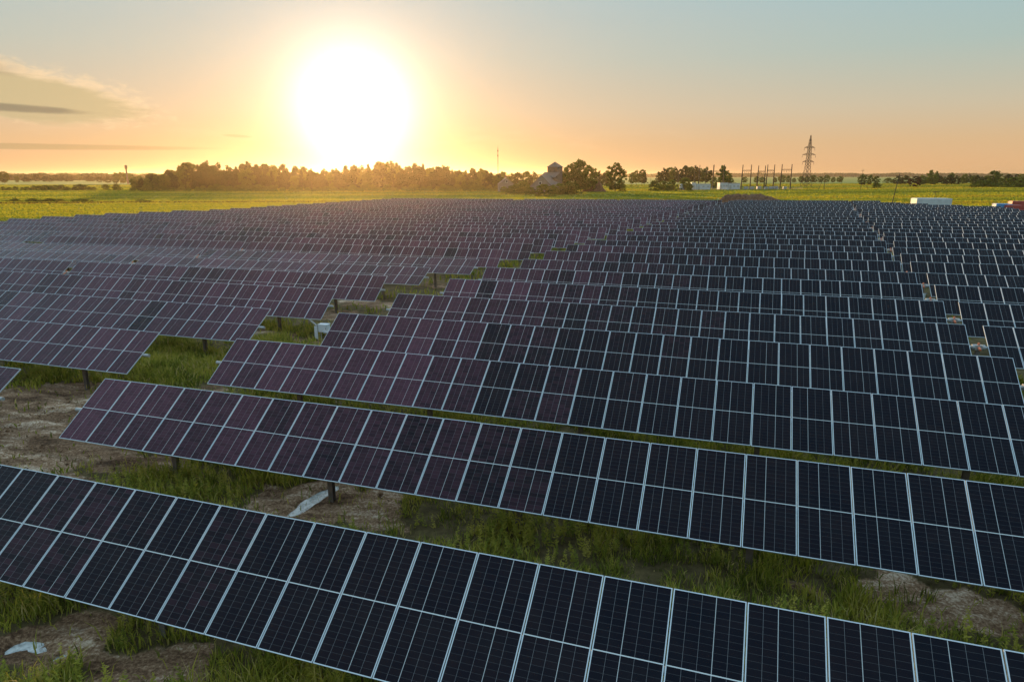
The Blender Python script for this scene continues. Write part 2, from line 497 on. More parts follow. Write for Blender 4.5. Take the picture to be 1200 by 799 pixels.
def near_grass():
    # candidates in the site frame
    n = rng.uniform(5.5, 34, 800000); s = rng.uniform(-48, 24, 800000)
    x, y = n * NV[0] + s * RV[0], n * NV[1] + s * RV[1]
    d = np.hypot(x, y)
    cl = 0.45 * vnoise(x * 0.9, y * 0.9, 3) + 0.4 * vnoise(x * 2.6, y * 2.6, 4) + 0.25 * vnoise(x * 0.3, y * 0.3, 8)
    den = np.clip((cl - 0.35) * 2.8, 0.03, 1)
    b = bare_at(x, y)
    den = den * np.clip(1.0 - 1.25 * b, 0.0, 1) + 0.015
    den *= np.clip(18 / d, 0.25, 1) ** 0.8
    # right under a table the growth is thin
    kk = (n - D0) / PITCH_ROW
    ok = in_view(x, y) & (rng.uniform(0, 1, len(x)) < den)
    x, y, cl, d = x[ok], y[ok], cl[ok], d[ok]
    m = len(x)
    h = (0.12 + 0.46 * np.clip((cl - 0.25) * 1.5, 0, 1) ** 1.5) * rng.uniform(0.5, 1.45, m)
    w = rng.uniform(0.014, 0.034, m) * np.clip(d / 16, 1, 2.2)
    tone = np.clip(0.32 + 0.7 * (vnoise(x * 1.1, y * 1.1, 6) - 0.5) + 0.5 * (cl - 0.5) + rng.normal(0, 0.20, m), 0, 1)
    dry = rng.uniform(0, 1, m) < 0.13
    tone[dry] = rng.uniform(0.85, 1.0, dry.sum())
    blades('grass', x, y, h, w, rng.uniform(0.1, 0.8, m), tone, MAT['grass'])
near_grass()

def weeds():
    """upright leafy weeds: stem with small leaves in a loose spire"""
    n = rng.uniform(6, 33, 26000); s = rng.uniform(-40, 22, 26000)
    x, y = n * NV[0] + s * RV[0], n * NV[1] + s * RV[1]
    cl = 0.6 * vnoise(x * 0.45, y * 0.45, 11) + 0.4 * vnoise(x * 1.6, y * 1.6, 12)
    ok = in_view(x, y) & (cl > 0.44) & (bare_at(x, y) < 0.35)
    x, y, cl = x[ok], y[ok], cl[ok]
    m = len(x)
    H = rng.uniform(0.22, 0.85, m) * (0.6 + 0.7 * (cl - 0.4) / 0.6)
    per = 44
    t = np.tile(np.linspace(0.12, 1, per), m) + rng.uniform(-0.03, 0.03, m * per)
    X, Y, HH = np.repeat(x, per), np.repeat(y, per), np.repeat(H, per)
    lx, ly = np.repeat(rng.normal(0, 0.12, m), per), np.repeat(rng.normal(0, 0.12, m), per)
    a = rng.uniform(0, 2 * math.pi, m * per)
    L = (0.025 + HH * rng.uniform(0.07, 0.17, m * per)) * (1.15 - 0.75 * t)
    W = L * rng.uniform(0.16, 0.34, m * per)
    z = gz(X, Y) - 0.04 + HH * t
    cx, cy = X + lx * t * HH, Y + ly * t * HH
    ux, uy = np.cos(a), np.sin(a)
    up = rng.uniform(-0.2, 0.9, m * per)
    V = np.empty((m * per, 4, 3))
    V[:, 0] = np.stack([cx, cy, z], 1)
    V[:, 1] = np.stack([cx + ux * L * .5 - uy * W, cy + uy * L * .5 + ux * W, z + up * L * 0.5], 1)
    V[:, 2] = np.stack([cx + ux * L, cy + uy * L, z + up * L * 0.9], 1)
    V[:, 3] = np.stack([cx + ux * L * .5 + uy * W, cy + uy * L * .5 - ux * W, z + up * L * 0.5], 1)
    F = np.arange(m * per * 4).reshape(-1, 4)
    tone = np.clip(np.repeat(rng.uniform(0.25, 0.85, m), per) + rng.normal(0, 0.07, m * per), 0, 0.9)
    me = np_mesh('weeds', V.reshape(-1, 3), [F], MAT['grass'], {'tone': np.repeat(tone, 4)})
    o = link('weeds', me); o['kind'] = 'stuff'
weeds()

def clods():
    n = rng.uniform(7, 26, 90000); s = rng.uniform(-40, 16, 90000)
    x, y = n * NV[0] + s * RV[0], n * NV[1] + s * RV[1]
    b = bare_at(x, y)
    ok = in_view(x, y) & (b > 0.35) & (rng.uniform(0, 1, len(x)) < 0.75 * vnoise(x * 1.3, y * 1.3, 71) ** 1.5)
    x, y = x[ok], y[ok]
    m = len(x)
    r = 0.018 * np.exp(rng.normal(0, 0.65, m))
    base = np.array([(1, 0, 0), (0, 1, 0), (-1, 0, 0), (0, -1, 0), (0, 0, 1), (0, 0, -1)], float)
    V = base[None] * r[:, None, None] * rng.uniform(0.6, 1.4, (m, 6, 3))
    a = rng.uniform(0, 6.28, m); c_, s_ = np.cos(a)[:, None], np.sin(a)[:, None]
    V = np.stack([V[..., 0] * c_ - V[..., 1] * s_, V[..., 0] * s_ + V[..., 1] * c_, V[..., 2] * 0.7], -1)
    zz = gz(x, y) + (vnoise(x * 0.7, y * 0.7, 1) - 0.5) * 0.14 + (vnoise(x * 2.1, y * 2.1, 2) - 0.5) * 0.07 + (vnoise(x * 5.3, y * 5.3, 3) - 0.5) * 0.07 - 0.03
    for hx, hy, ra, rb, ang, dep in HOLLOWS:
        zz -= dep * np.exp(-(((x - hx) / ra) ** 2 + ((y - hy) / rb) ** 2))
    V += np.stack([x, y, zz], 1)[:, None]
    tri = np.array([(0, 1, 4), (1, 2, 4), (2, 3, 4), (3, 0, 4), (1, 0, 5), (2, 1, 5), (3, 2, 5), (0, 3, 5)])
    F = (np.arange(m)[:, None, None] * 6 + tri[None]).reshape(-1, 3)
    o = link('soil_clods', np_mesh('soil_clods', V.reshape(-1, 3), [F], MAT['clod'])); o['kind'] = 'stuff'
clods()

def far_site_grass():
    n = rng.uniform(32, 205, 260000); s = rng.uniform(-130, 66, 260000)
    x, y = n * NV[0] + s * RV[0], n * NV[1] + s * RV[1]
    d = np.hypot(x, y)
    k = np.clip((n - D0) / PITCH_ROW, 1, 31)
    lr = np.interp(k, [1, 5, 7, 9, 11.4, 16.4, 25.5, 31], [-23.5, -22.2, -20.3, -19, -17.4, -14.2, -8.9, -5.4])
    ml = np.interp(k, [1, 4, 8, 11, 16.4, 25.5, 31], [-19.6, -18.2, -16.2, -14.2, -10.7, -5.6, -2.2])
    lane = (s > lr - 6) & (s < ml + 3)
    ok = in_view(x, y) & (lane | (rng.uniform(0, 1, len(x)) < 0.12)) & (rng.uniform(0, 1, len(x)) < np.clip(1.1 - 1.2 * bare_at(x, y), 0.05, 1) * np.clip(vnoise(x * .5, y * .5, 21) * 1.8 - .25, 0, 1))
    x, y, d = x[ok], y[ok], d[ok]
    m = len(x)
    h = rng.uniform(0.25, 0.6, m)
    w = rng.uniform(0.05, 0.10, m) * d / 40
    tone = np.clip(0.42 + rng.normal(0, 0.16, m) + 0.3 * (vnoise(x * .2, y * .2, 9) - .5), 0, 0.95)
    blades('grass', x, y, h, w, rng.uniform(0.1, 0.6, m), tone, MAT['grass'])
far_site_grass()

def meadow():
    m = 330000
    # spread evenly over what the eye sees: more of it near
    y = 60 * (760 / 60) ** rng.uniform(0, 1, m)
    x = rng.uniform(-1, 1, m) * (y * 0.92 + 6)
    st = site_at(x, y)
    ok = (st < 0.4)
    x, y = x[ok], y[ok]
    d = np.hypot(x, y)
    m = len(x)
    lane = y - 0.12 * x
    band = vnoise(x * 0.003, lane * 0.045, 31) * 0.6 + vnoise(x * 0.006, lane * 0.13, 32) * 0.28 + vnoise(x * 0.05, lane * 0.05, 33) * 0.12
    tone = np.clip(-0.22 + band * 1.5 + rng.normal(0, 0.08, m), 0, 0.85)
    dl = lane - 264 - 5 * vnoise(x * 0.02, x * 0, 36)
    dw = 1.2 + 3.0 * vnoise(x * 0.03, x * 0, 35)
    dk = (np.abs(dl) < dw) & (x < -40)
    tone = np.where(dk, 1.0, tone)
    h = rng.uniform(0.22, 0.46, m)
    w = rng.uniform(0.6, 1.3, m) * d / 330
    blades('meadow_grass', x, y, h, w, rng.uniform(0.0, 0.3, m), tone, MAT['meadow'])
meadow()

# ------------------------------------------------------------------ puddles
def puddle(x, y, r, level, label):
    """the still surface of water lying in a hollow; the soil round it makes its outline"""
    V, F = [(0, 0, 0)], []
    for i in range(36):
        t = 2 * math.pi * i / 36
        V.append((math.cos(t) * r, math.sin(t) * r, 0))
        F.append((0, 1 + i, 1 + (i + 1) % 36))
    me = bpy.data.meshes.new('puddle')
    me.from_pydata(V, [], F); me.materials.append(MAT['water']); me.update()
    o = link('puddle', me, None, (x, y, float(gz(x, y)) + level))
    o['kind'] = 'structure'; o['label'] = label
puddle(-5.72, 17.35, 1.4, -0.105, 'narrow pale puddle between the two front panel rows')
puddle(-9.35, 11.25, 1.05, -0.115, 'wide shallow puddle before the front panel row')

# ------------------------------------------------------------------ solar panels
def frame_boxes(mb, mi=0):
    w, L, t, f = PW / 2, PL / 2, 0.035, 0.0165
    mb.box(-w, w, -L, -L + f, -t, 0.003, mi)
    mb.box(-w, w, L - f, L, -t, 0.003, mi)
    mb.box(-w, -w + f, -L + f, L - f, -t, 0.003, mi)
    mb.box(w - f, w, -L + f, L - f, -t, 0.003, mi)

def glass_into(mb, mi=0):
    w, L = PW / 2 - 0.0165, PL / 2 - 0.0165
    mb.box(-w, w, -L, L, -0.008, 0.0, mi)

def uv_of(me):
    w, L = PW / 2 - 0.0165, PL / 2 - 0.0165
    uvl = me.uv_layers.new(name='UVMap')
    co = np.empty(len(me.vertices) * 3, dtype=np.float32); me.vertices.foreach_get('co', co)
    li = np.empty(len(me.loops), dtype=np.int32); me.loops.foreach_get('vertex_index', li)
    co = co.reshape(-1, 3)[li]
    uv = np.stack([(co[:, 0] + w) / (2 * w), (co[:, 1] + L) / (2 * L)], 1).astype(np.float32)
    uvl.data.foreach_set('uv', uv.ravel())

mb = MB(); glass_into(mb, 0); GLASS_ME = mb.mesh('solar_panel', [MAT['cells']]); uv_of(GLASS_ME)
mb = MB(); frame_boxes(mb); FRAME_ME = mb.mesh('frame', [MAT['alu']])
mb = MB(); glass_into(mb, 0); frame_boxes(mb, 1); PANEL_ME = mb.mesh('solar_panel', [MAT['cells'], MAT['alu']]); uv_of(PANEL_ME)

def post_mesh():
    mb = MB()
    for a in (-0.07, 0.07):                       # an H section driven into the ground
        mb.box(-0.075, 0.075, a - 0.006, a + 0.006, -0.4, 1.66)
    mb.box(-0.006, 0.006, -0.0635, 0.0635, -0.4, 1.66)
    mb.box(-0.11, 0.11, -0.09, 0.09, 1.66, 1.72)  # bearing plate
    return mb.mesh('post', MAT['post'])
POST_ME = post_mesh()

def motor_meshes():
    a = MB()
    a.box(-0.13, 0.13, -0.12, 0.12, 1.64, 1.85)
    a.bar((-0.24, 0, 1.745), (-0.13, 0, 1.745), 0.24, 0.24, 12); a.bar((0.13, 0, 1.745), (0.24, 0, 1.745), 0.24, 0.24, 12)
    a.box(-0.3, 0.3, -0.05, 0.05, 1.20, 1.26)
    b = MB(); b.box(-0.16, 0.16, -0.30, -0.18, 0.95, 1.25); b.box(-0.03, 0.03, -0.18, -0.08, 1.05, 1.2)
    c = MB(); c.bar((0, -0.121, 1.75), (0, -0.32, 1.70), 0.11, 0.10, 10); c.bar((0, -0.02, 1.851), (0, -0.02, 1.95), 0.10, 0.08, 10)
    return a.mesh('drive_unit', MAT['steel']), b.mesh('control_box', MAT['white']), c.mesh('motor', MAT['orange'])
DRIVE_ME, CTRL_ME, MOTOR_ME = motor_meshes()

GROUP_ROWS = 'tracker rows of solar panels'
ORD = ['front', 'second', 'third', 'fourth', 'fifth', 'sixth', 'seventh', 'eighth', 'ninth', 'tenth', 'eleventh', 'twelfth', 'thirteenth', 'fourteenth', 'fifteenth', 'sixteenth']
TILT_OF = {('main', 4): 35, ('main', 6): 37.5, ('main', 7): 33.5, ('main', 9): 37.5, ('main', 10): 34,
           ('left', 1): 35.5, ('left', 2): 35, ('left', 3): 34.5, ('left', 4): 38.5, ('left', 5): 37.5, ('left', 6): 26, ('left', 7): 25, ('left', 8): 38, ('left', 9): 37,
           ('outer', 7): 38, ('outer', 8): 30, ('outer', 9): 30}

def tube_mesh(x0, x1):
    return MB().bar((x0, 0, 1.745), (x1, 0, 1.745), 0.135, 0.135, 10).mesh('torque_tube', MAT['steel'])

def tracker(block, k, right, counts, label):
    """one tracker: wings of panels on one torque tube, listed from the right end leftwards, a drive between wings"""
    n = D0 + PITCH_ROW * k
    tilt = R(TILT_OF.get((block, k), 36.32 + (0 if k < 4 else random.uniform(-1.6, 1.6))))
    total = sum(counts) * STEP + 0.66 * (len(counts) - 1)
    mid = right - total / 2
    x, y = xy(n, mid)
    slope = 0.0064 / math.cosh((mid + 8) / 120.0) ** 2
    t = thing('solar_tracker', label, 'solar tracker', (x, y, float(gz(x, y))), 0, GROUP_ROWS)
    t.rotation_euler = (0, -slope, -AL)
    half = total / 2
    link('torque_tube', tube_mesh(-half - 0.28, half + 0.28), t)
    xr = half
    ct, st = math.cos(tilt), math.sin(tilt)
    near = (k <= 4 and block == 'main') or (k <= 3 and block == 'left')
    for wi, cnt in enumerate(counts):
        for i in range(cnt):
            px = xr - STEP * (i + 0.5)
            s = mid + px
            # lens flare veil painted into the cells: maroon at left, fading rightwards
            flare_veil = 0.72 * float(sstep(9.0, -17.0, s)) if s > -24 else 0.74
            flare_veil *= 0.75 + 0.5 * float(vnoise(np.array([s * 0.21 + k * 3.3]), np.array([k * 0.9]), 41)[0])
            tint = min(1, max(0, flare_veil + random.gauss(0, 0.06) - (0.22 if random.random() < 0.05 else 0)))
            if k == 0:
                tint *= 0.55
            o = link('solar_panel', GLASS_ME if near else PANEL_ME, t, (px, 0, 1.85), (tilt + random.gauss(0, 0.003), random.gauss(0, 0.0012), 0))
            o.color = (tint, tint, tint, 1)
            if near:
                link('frame', FRAME_ME, o)
        a, b = xr - cnt * STEP, xr
        m = max(2, round((b - a) / 5.6))
        for j in range(m):
            link('post', POST_ME, t, (b - (b - a) * (j + 0.36 + 0.0 * j) / m if wi else b - (b - a) * (j + 0.64) / m, 0, 0))
        xr = a - 0.66
        if wi < len(counts) - 1:
            dx = a - 0.33
            link('post', POST_ME, t, (dx, 0, 0))
            mo = link('drive_unit', DRIVE_ME, t, (dx, 0, 0))
            link('motor', MOTOR_ME, mo)
            link('control_box', CTRL_ME, mo)
    return t

def row_label(block, k):
    where = {'main': 'in the middle block of the solar field', 'left': 'in the left block across the grassy lane', 'outer': 'in the outermost left block beside the meadow'}[block]
    if block == 'main' and k == 0:
        return 'frontmost solar panel row filling the bottom of the view'
    if block == 'main' and k == 1:
        return 'second solar panel row from the front, standing behind the narrow puddle'
    base = {'main': 0, 'left': 1, 'outer': 7}[block]
    i = k - base
    if i <= 13:
        return '%s solar panel row from the front %s' % (ORD[i], where) if i else 'front solar panel row %s' % where
    j = K_MAX - k
    if j <= 6:
        return '%s solar panel row from the far end %s' % (ORD[j], where) if j else 'last far solar panel row %s' % where
    return 'dark solar panel row deep %s, neither among the first fourteen nor the last seven rows' % where if False else 'distant solar panel row midway %s' % where

for k in range(K_MAX + 1):
    ml = main_left(k) + END_JIT[k]
    lim = float(np.interp(k, [25, 26, 27.75, 31], [62, 51.2, 42, 27.5]))
    cr = max(6, min(25, int((lim - ml - 25 * STEP - 0.66) / STEP)))
    cnts = [cr, 25]
    tracker('main', k, ml + (25 + cr) * STEP + 0.66, cnts, row_label('main', k))
    if k >= 1:
        lr = left_right(k) + END_JIT[k] * 0.8
        tracker('left', k, lr, [25, 25] if k > 3 else [25], row_label('left', k))
        if k >= 7:
            right = lr - 50 * STEP - 0.66 - 3.4
            c = int((right - outer_left(k)) / STEP)
            tracker('outer', k, right, [c] if c <= 40 else [c - 25, 25], row_label('outer', k))

# ------------------------------------------------------------------ equipment in the lane
def inverter(x, y, rz, label, sc=0.66):
    t = thing('inverter_cabinet', label, 'inverter', (x, y, float(gz(x, y)) - 0.02), rz, 'white cabinets in the lane', (sc,) * 3)
    for sx in (-0.32, 0.32):
        part('post', MB().box(sx - 0.035, sx + 0.035, -0.035, 0.035, -0.3, 0.72), MAT['steel'], t)
    c = part('cabinet', MB().box(-0.42, 0.42, -0.28, 0.28, 0.72, 1.36), MAT['white'], t)
    part('lid', MB().box(-0.46, 0.46, -0.32, 0.32, 1.362, 1.40), MAT['white'], t)
    d = part('door', MB().box(-0.37, 0.37, -0.302, -0.282, 0.77, 1.31), MAT['white'], t)
    part('handle', MB().box(0.27, 0.31, -0.325, -0.303, 1.0, 1.12), MAT['dark'], d)
    part('side_plate', MB().box(-0.78, -0.50, -0.30, -0.22, 0.10, 1.22), MAT['white'], t)
    part('arm', MB().bar((-0.62, -0.1, 1.25), (-1.65, 0.55, 1.62), 0.14, 0.14, 8).bar((-0.5, -0.2, 1.2), (-0.4, -0.2, 1.2), 0.08), MAT['steel'], t)
    return t
inverter(-10.72, 36.9, -0.2, 'white metal cabinet with slanting arm beside the fourth panel row')
inverter(*xy(31.6, -19.6), -0.2, 'white metal cabinet half hidden behind the end of the fourth panel row', 0.65)

# ------------------------------------------------------------------ trees
def crown_mesh(name, seed, shape, nclump, nleaf, leaf, mat):
    """leaf sized faces in clumps spread through the crown's volume; unit crown: height 1 from z=0, half width 0.5"""
    g = np.random.default_rng(seed)
    C = []
    while len(C) < nclump:
        z = g.uniform(0.02, 1.0)
        if shape == 'round':
            r = 0.5 * math.sqrt(max(0.02, 1 - ((z - 0.48) / 0.55) ** 2))
        elif shape == 'broad':
            r = 0.5 * min(1, (1.02 - z) ** 0.5 * 1.25) * (0.75 + 0.25 * min(1, z * 5))
        elif shape == 'cone':
            r = 0.5 * (1.03 - z) ** 0.8
        elif shape == 'column':
            r = 0.5 * min(1, (1.05 - z) * 1.7) ** 0.8 * min(1, 0.7 + z * 2)
        else:                                   # bush: a low dome
            r = 0.5 * math.sqrt(max(0.05, 1 - z ** 2.4 * 0.96))
        a = g.uniform(0, 2 * math.pi)
        q = math.sqrt(g.uniform(0.08, 1.0)) * g.uniform(0.72, 1.14)
        C.append((math.cos(a) * r * q, math.sin(a) * r * q, z * g.uniform(0.94, 1.03), g.uniform(0.04, 0.115)))
    C = np.array(C)
    idx = g.integers(0, nclump, nleaf)
    p = g.normal(0, 1, (nleaf, 3)); p /= np.linalg.norm(p, axis=1)[:, None]
    rad = g.uniform(0.45, 1.0, nleaf)[:, None]
    c = C[idx, :3] + p * rad * C[idx, 3:4] * np.array([1.15, 1.15, 0.85])
    c[:, 2] = np.maximum(c[:, 2], 0.0)
    nrm = p * 0.7 + g.normal(0, 0.6, (nleaf, 3)); nrm /= np.linalg.norm(nrm, axis=1)[:, None]
    t = np.cross(nrm, g.normal(0, 1, (nleaf, 3))); t /= np.linalg.norm(t, axis=1)[:, None]
    b = np.cross(nrm, t)
    s = leaf * g.uniform(0.6, 1.4, nleaf)[:, None]
    V = np.stack([c - t * s * 0.6, c - b * s * 0.42, c + t * s * 0.6, c + b * s * 0.42], 1)
    return np_mesh(name, V.reshape(-1, 3), [np.arange(nleaf * 4).reshape(-1, 4)], mat)

def trunk_mesh(seed, base=0.0):
    g = random.Random(seed)
    mb = MB()
    mb.bar((0, 0, -0.03), (0.01, 0.0, 0.3), 0.05, 0.036, 7)
    mb.bar((0.01, 0, 0.3), (0.0, 0.01, 0.75), 0.036, 0.014, 6)
    for i in range(6):
        a = g.uniform(0, 6.28); z = g.uniform(0.22, 0.6); l = g.uniform(0.14, 0.28)
        mb.bar((0.0, 0.0, z), (math.cos(a) * l, math.sin(a) * l, z + l * g.uniform(0.5, 1.0)), 0.016, 0.005, 5)
    return mb.mesh('trunk', MAT['bark'])

KINDS = {}
for shape, mat, ncl, nlf, lf, num in (('round', 'leaf', 110, 5200, 0.050, 4), ('broad', 'leaf_dark', 90, 3600, 0.055, 5), ('cone', 'leaf_dark', 80, 3000, 0.045, 3),
                                      ('column', 'leaf', 90, 3600, 0.045, 2), ('bush', 'leaf', 90, 4200, 0.055, 4), ('copper', 'leaf_copper', 70, 2600, 0.06, 1)):
    KINDS[shape] = [crown_mesh('crown', 100 + 17 * i + len(shape), 'round' if shape == 'copper' else shape, ncl, nlf, lf, MAT[mat]) for i in range(num)]
TRUNKS = [trunk_mesh(i) for i in range(4)]

def tree(name, kind, u, Y, top, width, label, cat='tree', group=None, clear=0.12, dx=0.0):
    """a tree in picture column u, Y metres ahead; its height and width in metres"""
    top *= 0.92
    x, y, z = at(u, Y)
    t = thing(name, label, cat, (x + dx, y, z), random.uniform(0, 6.28), group)
    if kind == 'bush':
        clear = 0.0
    link('crown', random.choice(KINDS[kind]), t, (0, 0, top * clear), None, (width, width * random.uniform(0.85, 1.15), top * (1 - clear)))
    link('trunk', random.choice(TRUNKS), t, None, None, (top * 0.62, top * 0.62, top * 0.85))
    return t

# the wood left of the sun: its outline in pixels (column, top row), about 455 m away
WOOD = [(152, 207), (165, 204), (180, 202), (195, 198), (205, 199), (215, 192), (226, 189), (240, 191), (255, 190), (268, 189), (282, 189), (297, 191), (312, 190), (325, 192), (338, 194), (352, 196), (368, 197), (382, 197),
        (396, 195), (410, 194), (424, 192), (438, 192), (452, 190), (464, 190), (478, 193), (490, 192), (502, 193), (512, 194), (524, 194), (532, 199), (545, 199), (556, 197), (566, 199), (578, 201), (592, 202)]
WU = [a for a, b in WOOD]; WT = [b for a, b in WOOD]
GW = 'trees of the wood below the sun'
for lay, (Y, st, dh) in enumerate(((452, 8.2, 1.0), (462, 9.0, 1.0), (474, 9.5, 1.04), (490, 12, 1.0))):
    u = 155 + lay * 3
    while u < 592:
        top = float(np.interp(u, WU, WT))
        h = (206.5 - top) / FPX * math.cos(PITCH) ** 2 * Y * 1.03 + CAM_Z
        h = h * dh * random.choice((0.72, 0.84, 0.93, 1.0, 1.06))
        if lay == 0:
            h *= random.uniform(0.72, 0.95)
        kd = random.choice(('broad', 'broad', 'round', 'broad', 'cone') if u > 230 else ('broad', 'round'))
        tree('wood_tree', kd, u + random.uniform(-2, 2), Y + random.uniform(-4, 4), h, h * random.uniform(0.55, 0.8) if kd != 'cone' else h * 0.42,
             'tall tree crowded in the long wood below the sun', 'tree', GW, 0.1)
        u += st * random.uniform(0.75, 1.25)
# undergrowth along the wood's edge
u = 152
while u < 600:
    h = random.uniform(2.2, 4.6)
    tree('edge_shrub', 'bush', u, 440 + random.uniform(-5, 6), h, h * random.uniform(1.4, 2.3), 'low shrub along the foot of the long wood', 'shrub', 'shrubs at the foot of the wood')
    u += random.uniform(6, 12)

# hedge line in the left meadow
u = -6
while u < 108:
    h = random.uniform(2.2, 4.4) * (0.7 if u < 30 else 1)
    tree('hedge_shrub', 'bush', u, 470 + random.uniform(-6, 6), h, h * random.uniform(1.5, 2.2), 'rounded shrub in the broken hedge of the left meadow', 'shrub', 'shrubs of the meadow hedge')
    u += random.uniform(5, 8)
tree('hedge_shrub', 'bush', 122, 470, 4.2, 6.5, 'left shrub of the pair standing just left of the wood', 'shrub')
tree('hedge_shrub', 'bush', 135, 468, 4.6, 7.0, 'right shrub of the pair standing just left of the wood', 'shrub')
# ditch bushes: dark low strips
for (u0, u1, Y) in ((2, 66, 262), (84, 104, 262), (158, 172, 258)):
    u = u0
    while u < u1:
        h = random.uniform(0.5, 1.25)
        tree('ditch_shrub', 'bush', u, Y + random.uniform(-2, 2), h, h * random.uniform(2.5, 4.5), 'dark low growth along the ditch in the left meadow', 'shrub', 'dark growth along the ditch', 0.0)
        u += random.uniform(4.5, 7)
# far left trees on the skyline
for (u, Y, h, w, kd) in ((4, 900, 16, 14, 'round'), (-8, 900, 14, 14, 'round'), (19, 1000, 10, 7, 'round'), (42, 1100, 13, 16, 'broad'), (64, 1200, 12, 16, 'broad'), (70, 1150, 9, 14, 'broad'), (92, 1300, 13, 14, 'round'),
                      (135, 830, 14, 9, 'round'), (143, 840, 15, 11, 'round'), (152, 845, 13, 11, 'round'), (126, 900, 9, 9, 'broad'), (30, 1050, 8, 18, 'broad'), (54, 1050, 9, 18, 'broad'), (80, 1100, 9, 18, 'broad'), (104, 1100, 10, 18, 'broad'), (116, 1000, 9, 14, 'broad')):
    tree('skyline_tree', kd, u, Y, h, w, 'small hazy tree on the skyline left of the wood', 'tree', 'hazy trees on the left skyline', 0.1)

# farm: trees and bushes
def lab_tree(kd, u, Y, h, w, label, name='tree', cat='tree', clear=0.1):
    return tree(name, kd, u, Y, h, w, label, cat, None, clear)
lab_tree('bush', 591, 400, 3.6, 6.5, 'low bush in front of the farmhouse wall', 'bush', 'bush')
lab_tree('bush', 603, 372, 5.4, 9.0, 'sprawling green bush left of the pale barn gable', 'bush', 'bush')
lab_tree('bush', 613, 366, 7.0, 9.5, 'tall green bush touching the left wall of the barn', 'bush', 'bush')
lab_tree('bush', 598, 360, 3.4, 6.0, 'small low bush at the left end of the barn bushes', 'bush', 'bush')
lab_tree('bush', 621.5, 352, 3.9, 6.0, 'small round bush hiding the lower left barn wall', 'bush', 'bush')
lab_tree('bush', 637.5, 322, 5.9, 9.0, 'big round bush standing in front of the barn gable', 'bush', 'bush')
lab_tree('bush', 657, 350, 6.0, 10.5, 'rounded bush between barn gable and large tree, left half of a pair', 'bush', 'bush')
lab_tree('bush', 669, 352, 6.6, 11.5, 'rounded bush between barn and earth mound, right half of a pair', 'bush', 'bush')
lab_tree('bush', 649, 360, 5.0, 7.0, 'low bush tucked under the barn roof side', 'bush', 'bush')
lab_tree('round', 671, 395, 17.0, 14.0, 'left leaning part of the large tree group right of the tower', 'broadleaf_tree')
lab_tree('round', 681, 400, 19.8, 15.0, 'tallest tree of the group just right of the grain tower', 'broadleaf_tree')
lab_tree('round', 691, 405, 16.0, 12.5, 'right tree of the group beside the earth mound', 'broadleaf_tree')
lab_tree('broad', 662, 402, 13.0, 11.0, 'dark tree between grain tower and large tree group', 'broadleaf_tree')
lab_tree('round', 721.5, 412, 17.6, 12.6, 'single full green tree right of the brown mound', 'broadleaf_tree', clear=0.08)
lab_tree('bush', 730, 415, 5.0, 6.0, 'small shrub leaning on the single green tree', 'bush', 'bush')
for (u, Y, h, w, kd) in ((606, 520, 13, 11, 'broad'), (616, 540, 14, 12, 'round'), (626, 530, 13, 10, 'broad'), (600, 540, 12, 10, 'broad'), (702, 600, 14, 10, 'broad'), (709, 620, 13, 9, 'broad'), (698, 560, 12, 9, 'cone'), (712, 640, 15, 9, 'round')):
    tree('wood_tree', kd, u, Y, h, w, 'dark tree in the low tree line behind the farm buildings', 'tree', 'trees behind the farm', 0.08)
for (u, Y, h, w) in ((741, 640, 13.5, 7), (746, 650, 15, 8), (752.5, 650, 16, 9), (756, 640, 12, 7), (772, 660, 14, 7), (778, 650, 17, 11), (785, 650, 18, 11), (791, 660, 18, 10), (797, 650, 16, 11), (803, 650, 19.5, 12), (809, 660, 19, 11), (815, 650, 19, 12), (821, 660, 17, 11), (827, 650, 17.5, 10), (833, 650, 15, 9)):
    tree('pine_tree', random.choice(('broad', 'round', 'cone')), u, Y, h, w, 'dark tree in the clump behind the substation', 'tree', 'trees behind the substation', 0.22)
lab_tree('round', 846.5, 500, 17.0, 9.0, 'tall light green tree among the substation gantries', 'broadleaf_tree', clear=0.06)
lab_tree('round', 852, 505, 12, 9, 'lower green tree leaning on the tall substation tree', 'broadleaf_tree', clear=0.05)
lab_tree('bush', 857, 500, 7.5, 8, 'green bush right of the tall substation tree', 'bush', 'bush')
lab_tree('bush', 838, 495, 8.5, 7, 'green bush left of the tall substation tree', 'bush', 'bush')
for (u, Y, h, w, l) in ((767.5, 425, 6.6, 8.5, 'first dark round bush left of the white tank'), (778, 430, 6.2, 8, 'second pale bush left of the white tank'), (787.5, 425, 7.0, 8, 'dark bush nearest left of the white tank'), (809.5, 415, 4.6, 5, 'small bush between white tank and white hall'), (803, 440, 8.5, 9, 'brownish bush rising behind the white tank')):
    lab_tree('bush', u, Y, h, w, l, 'bush', 'bush')
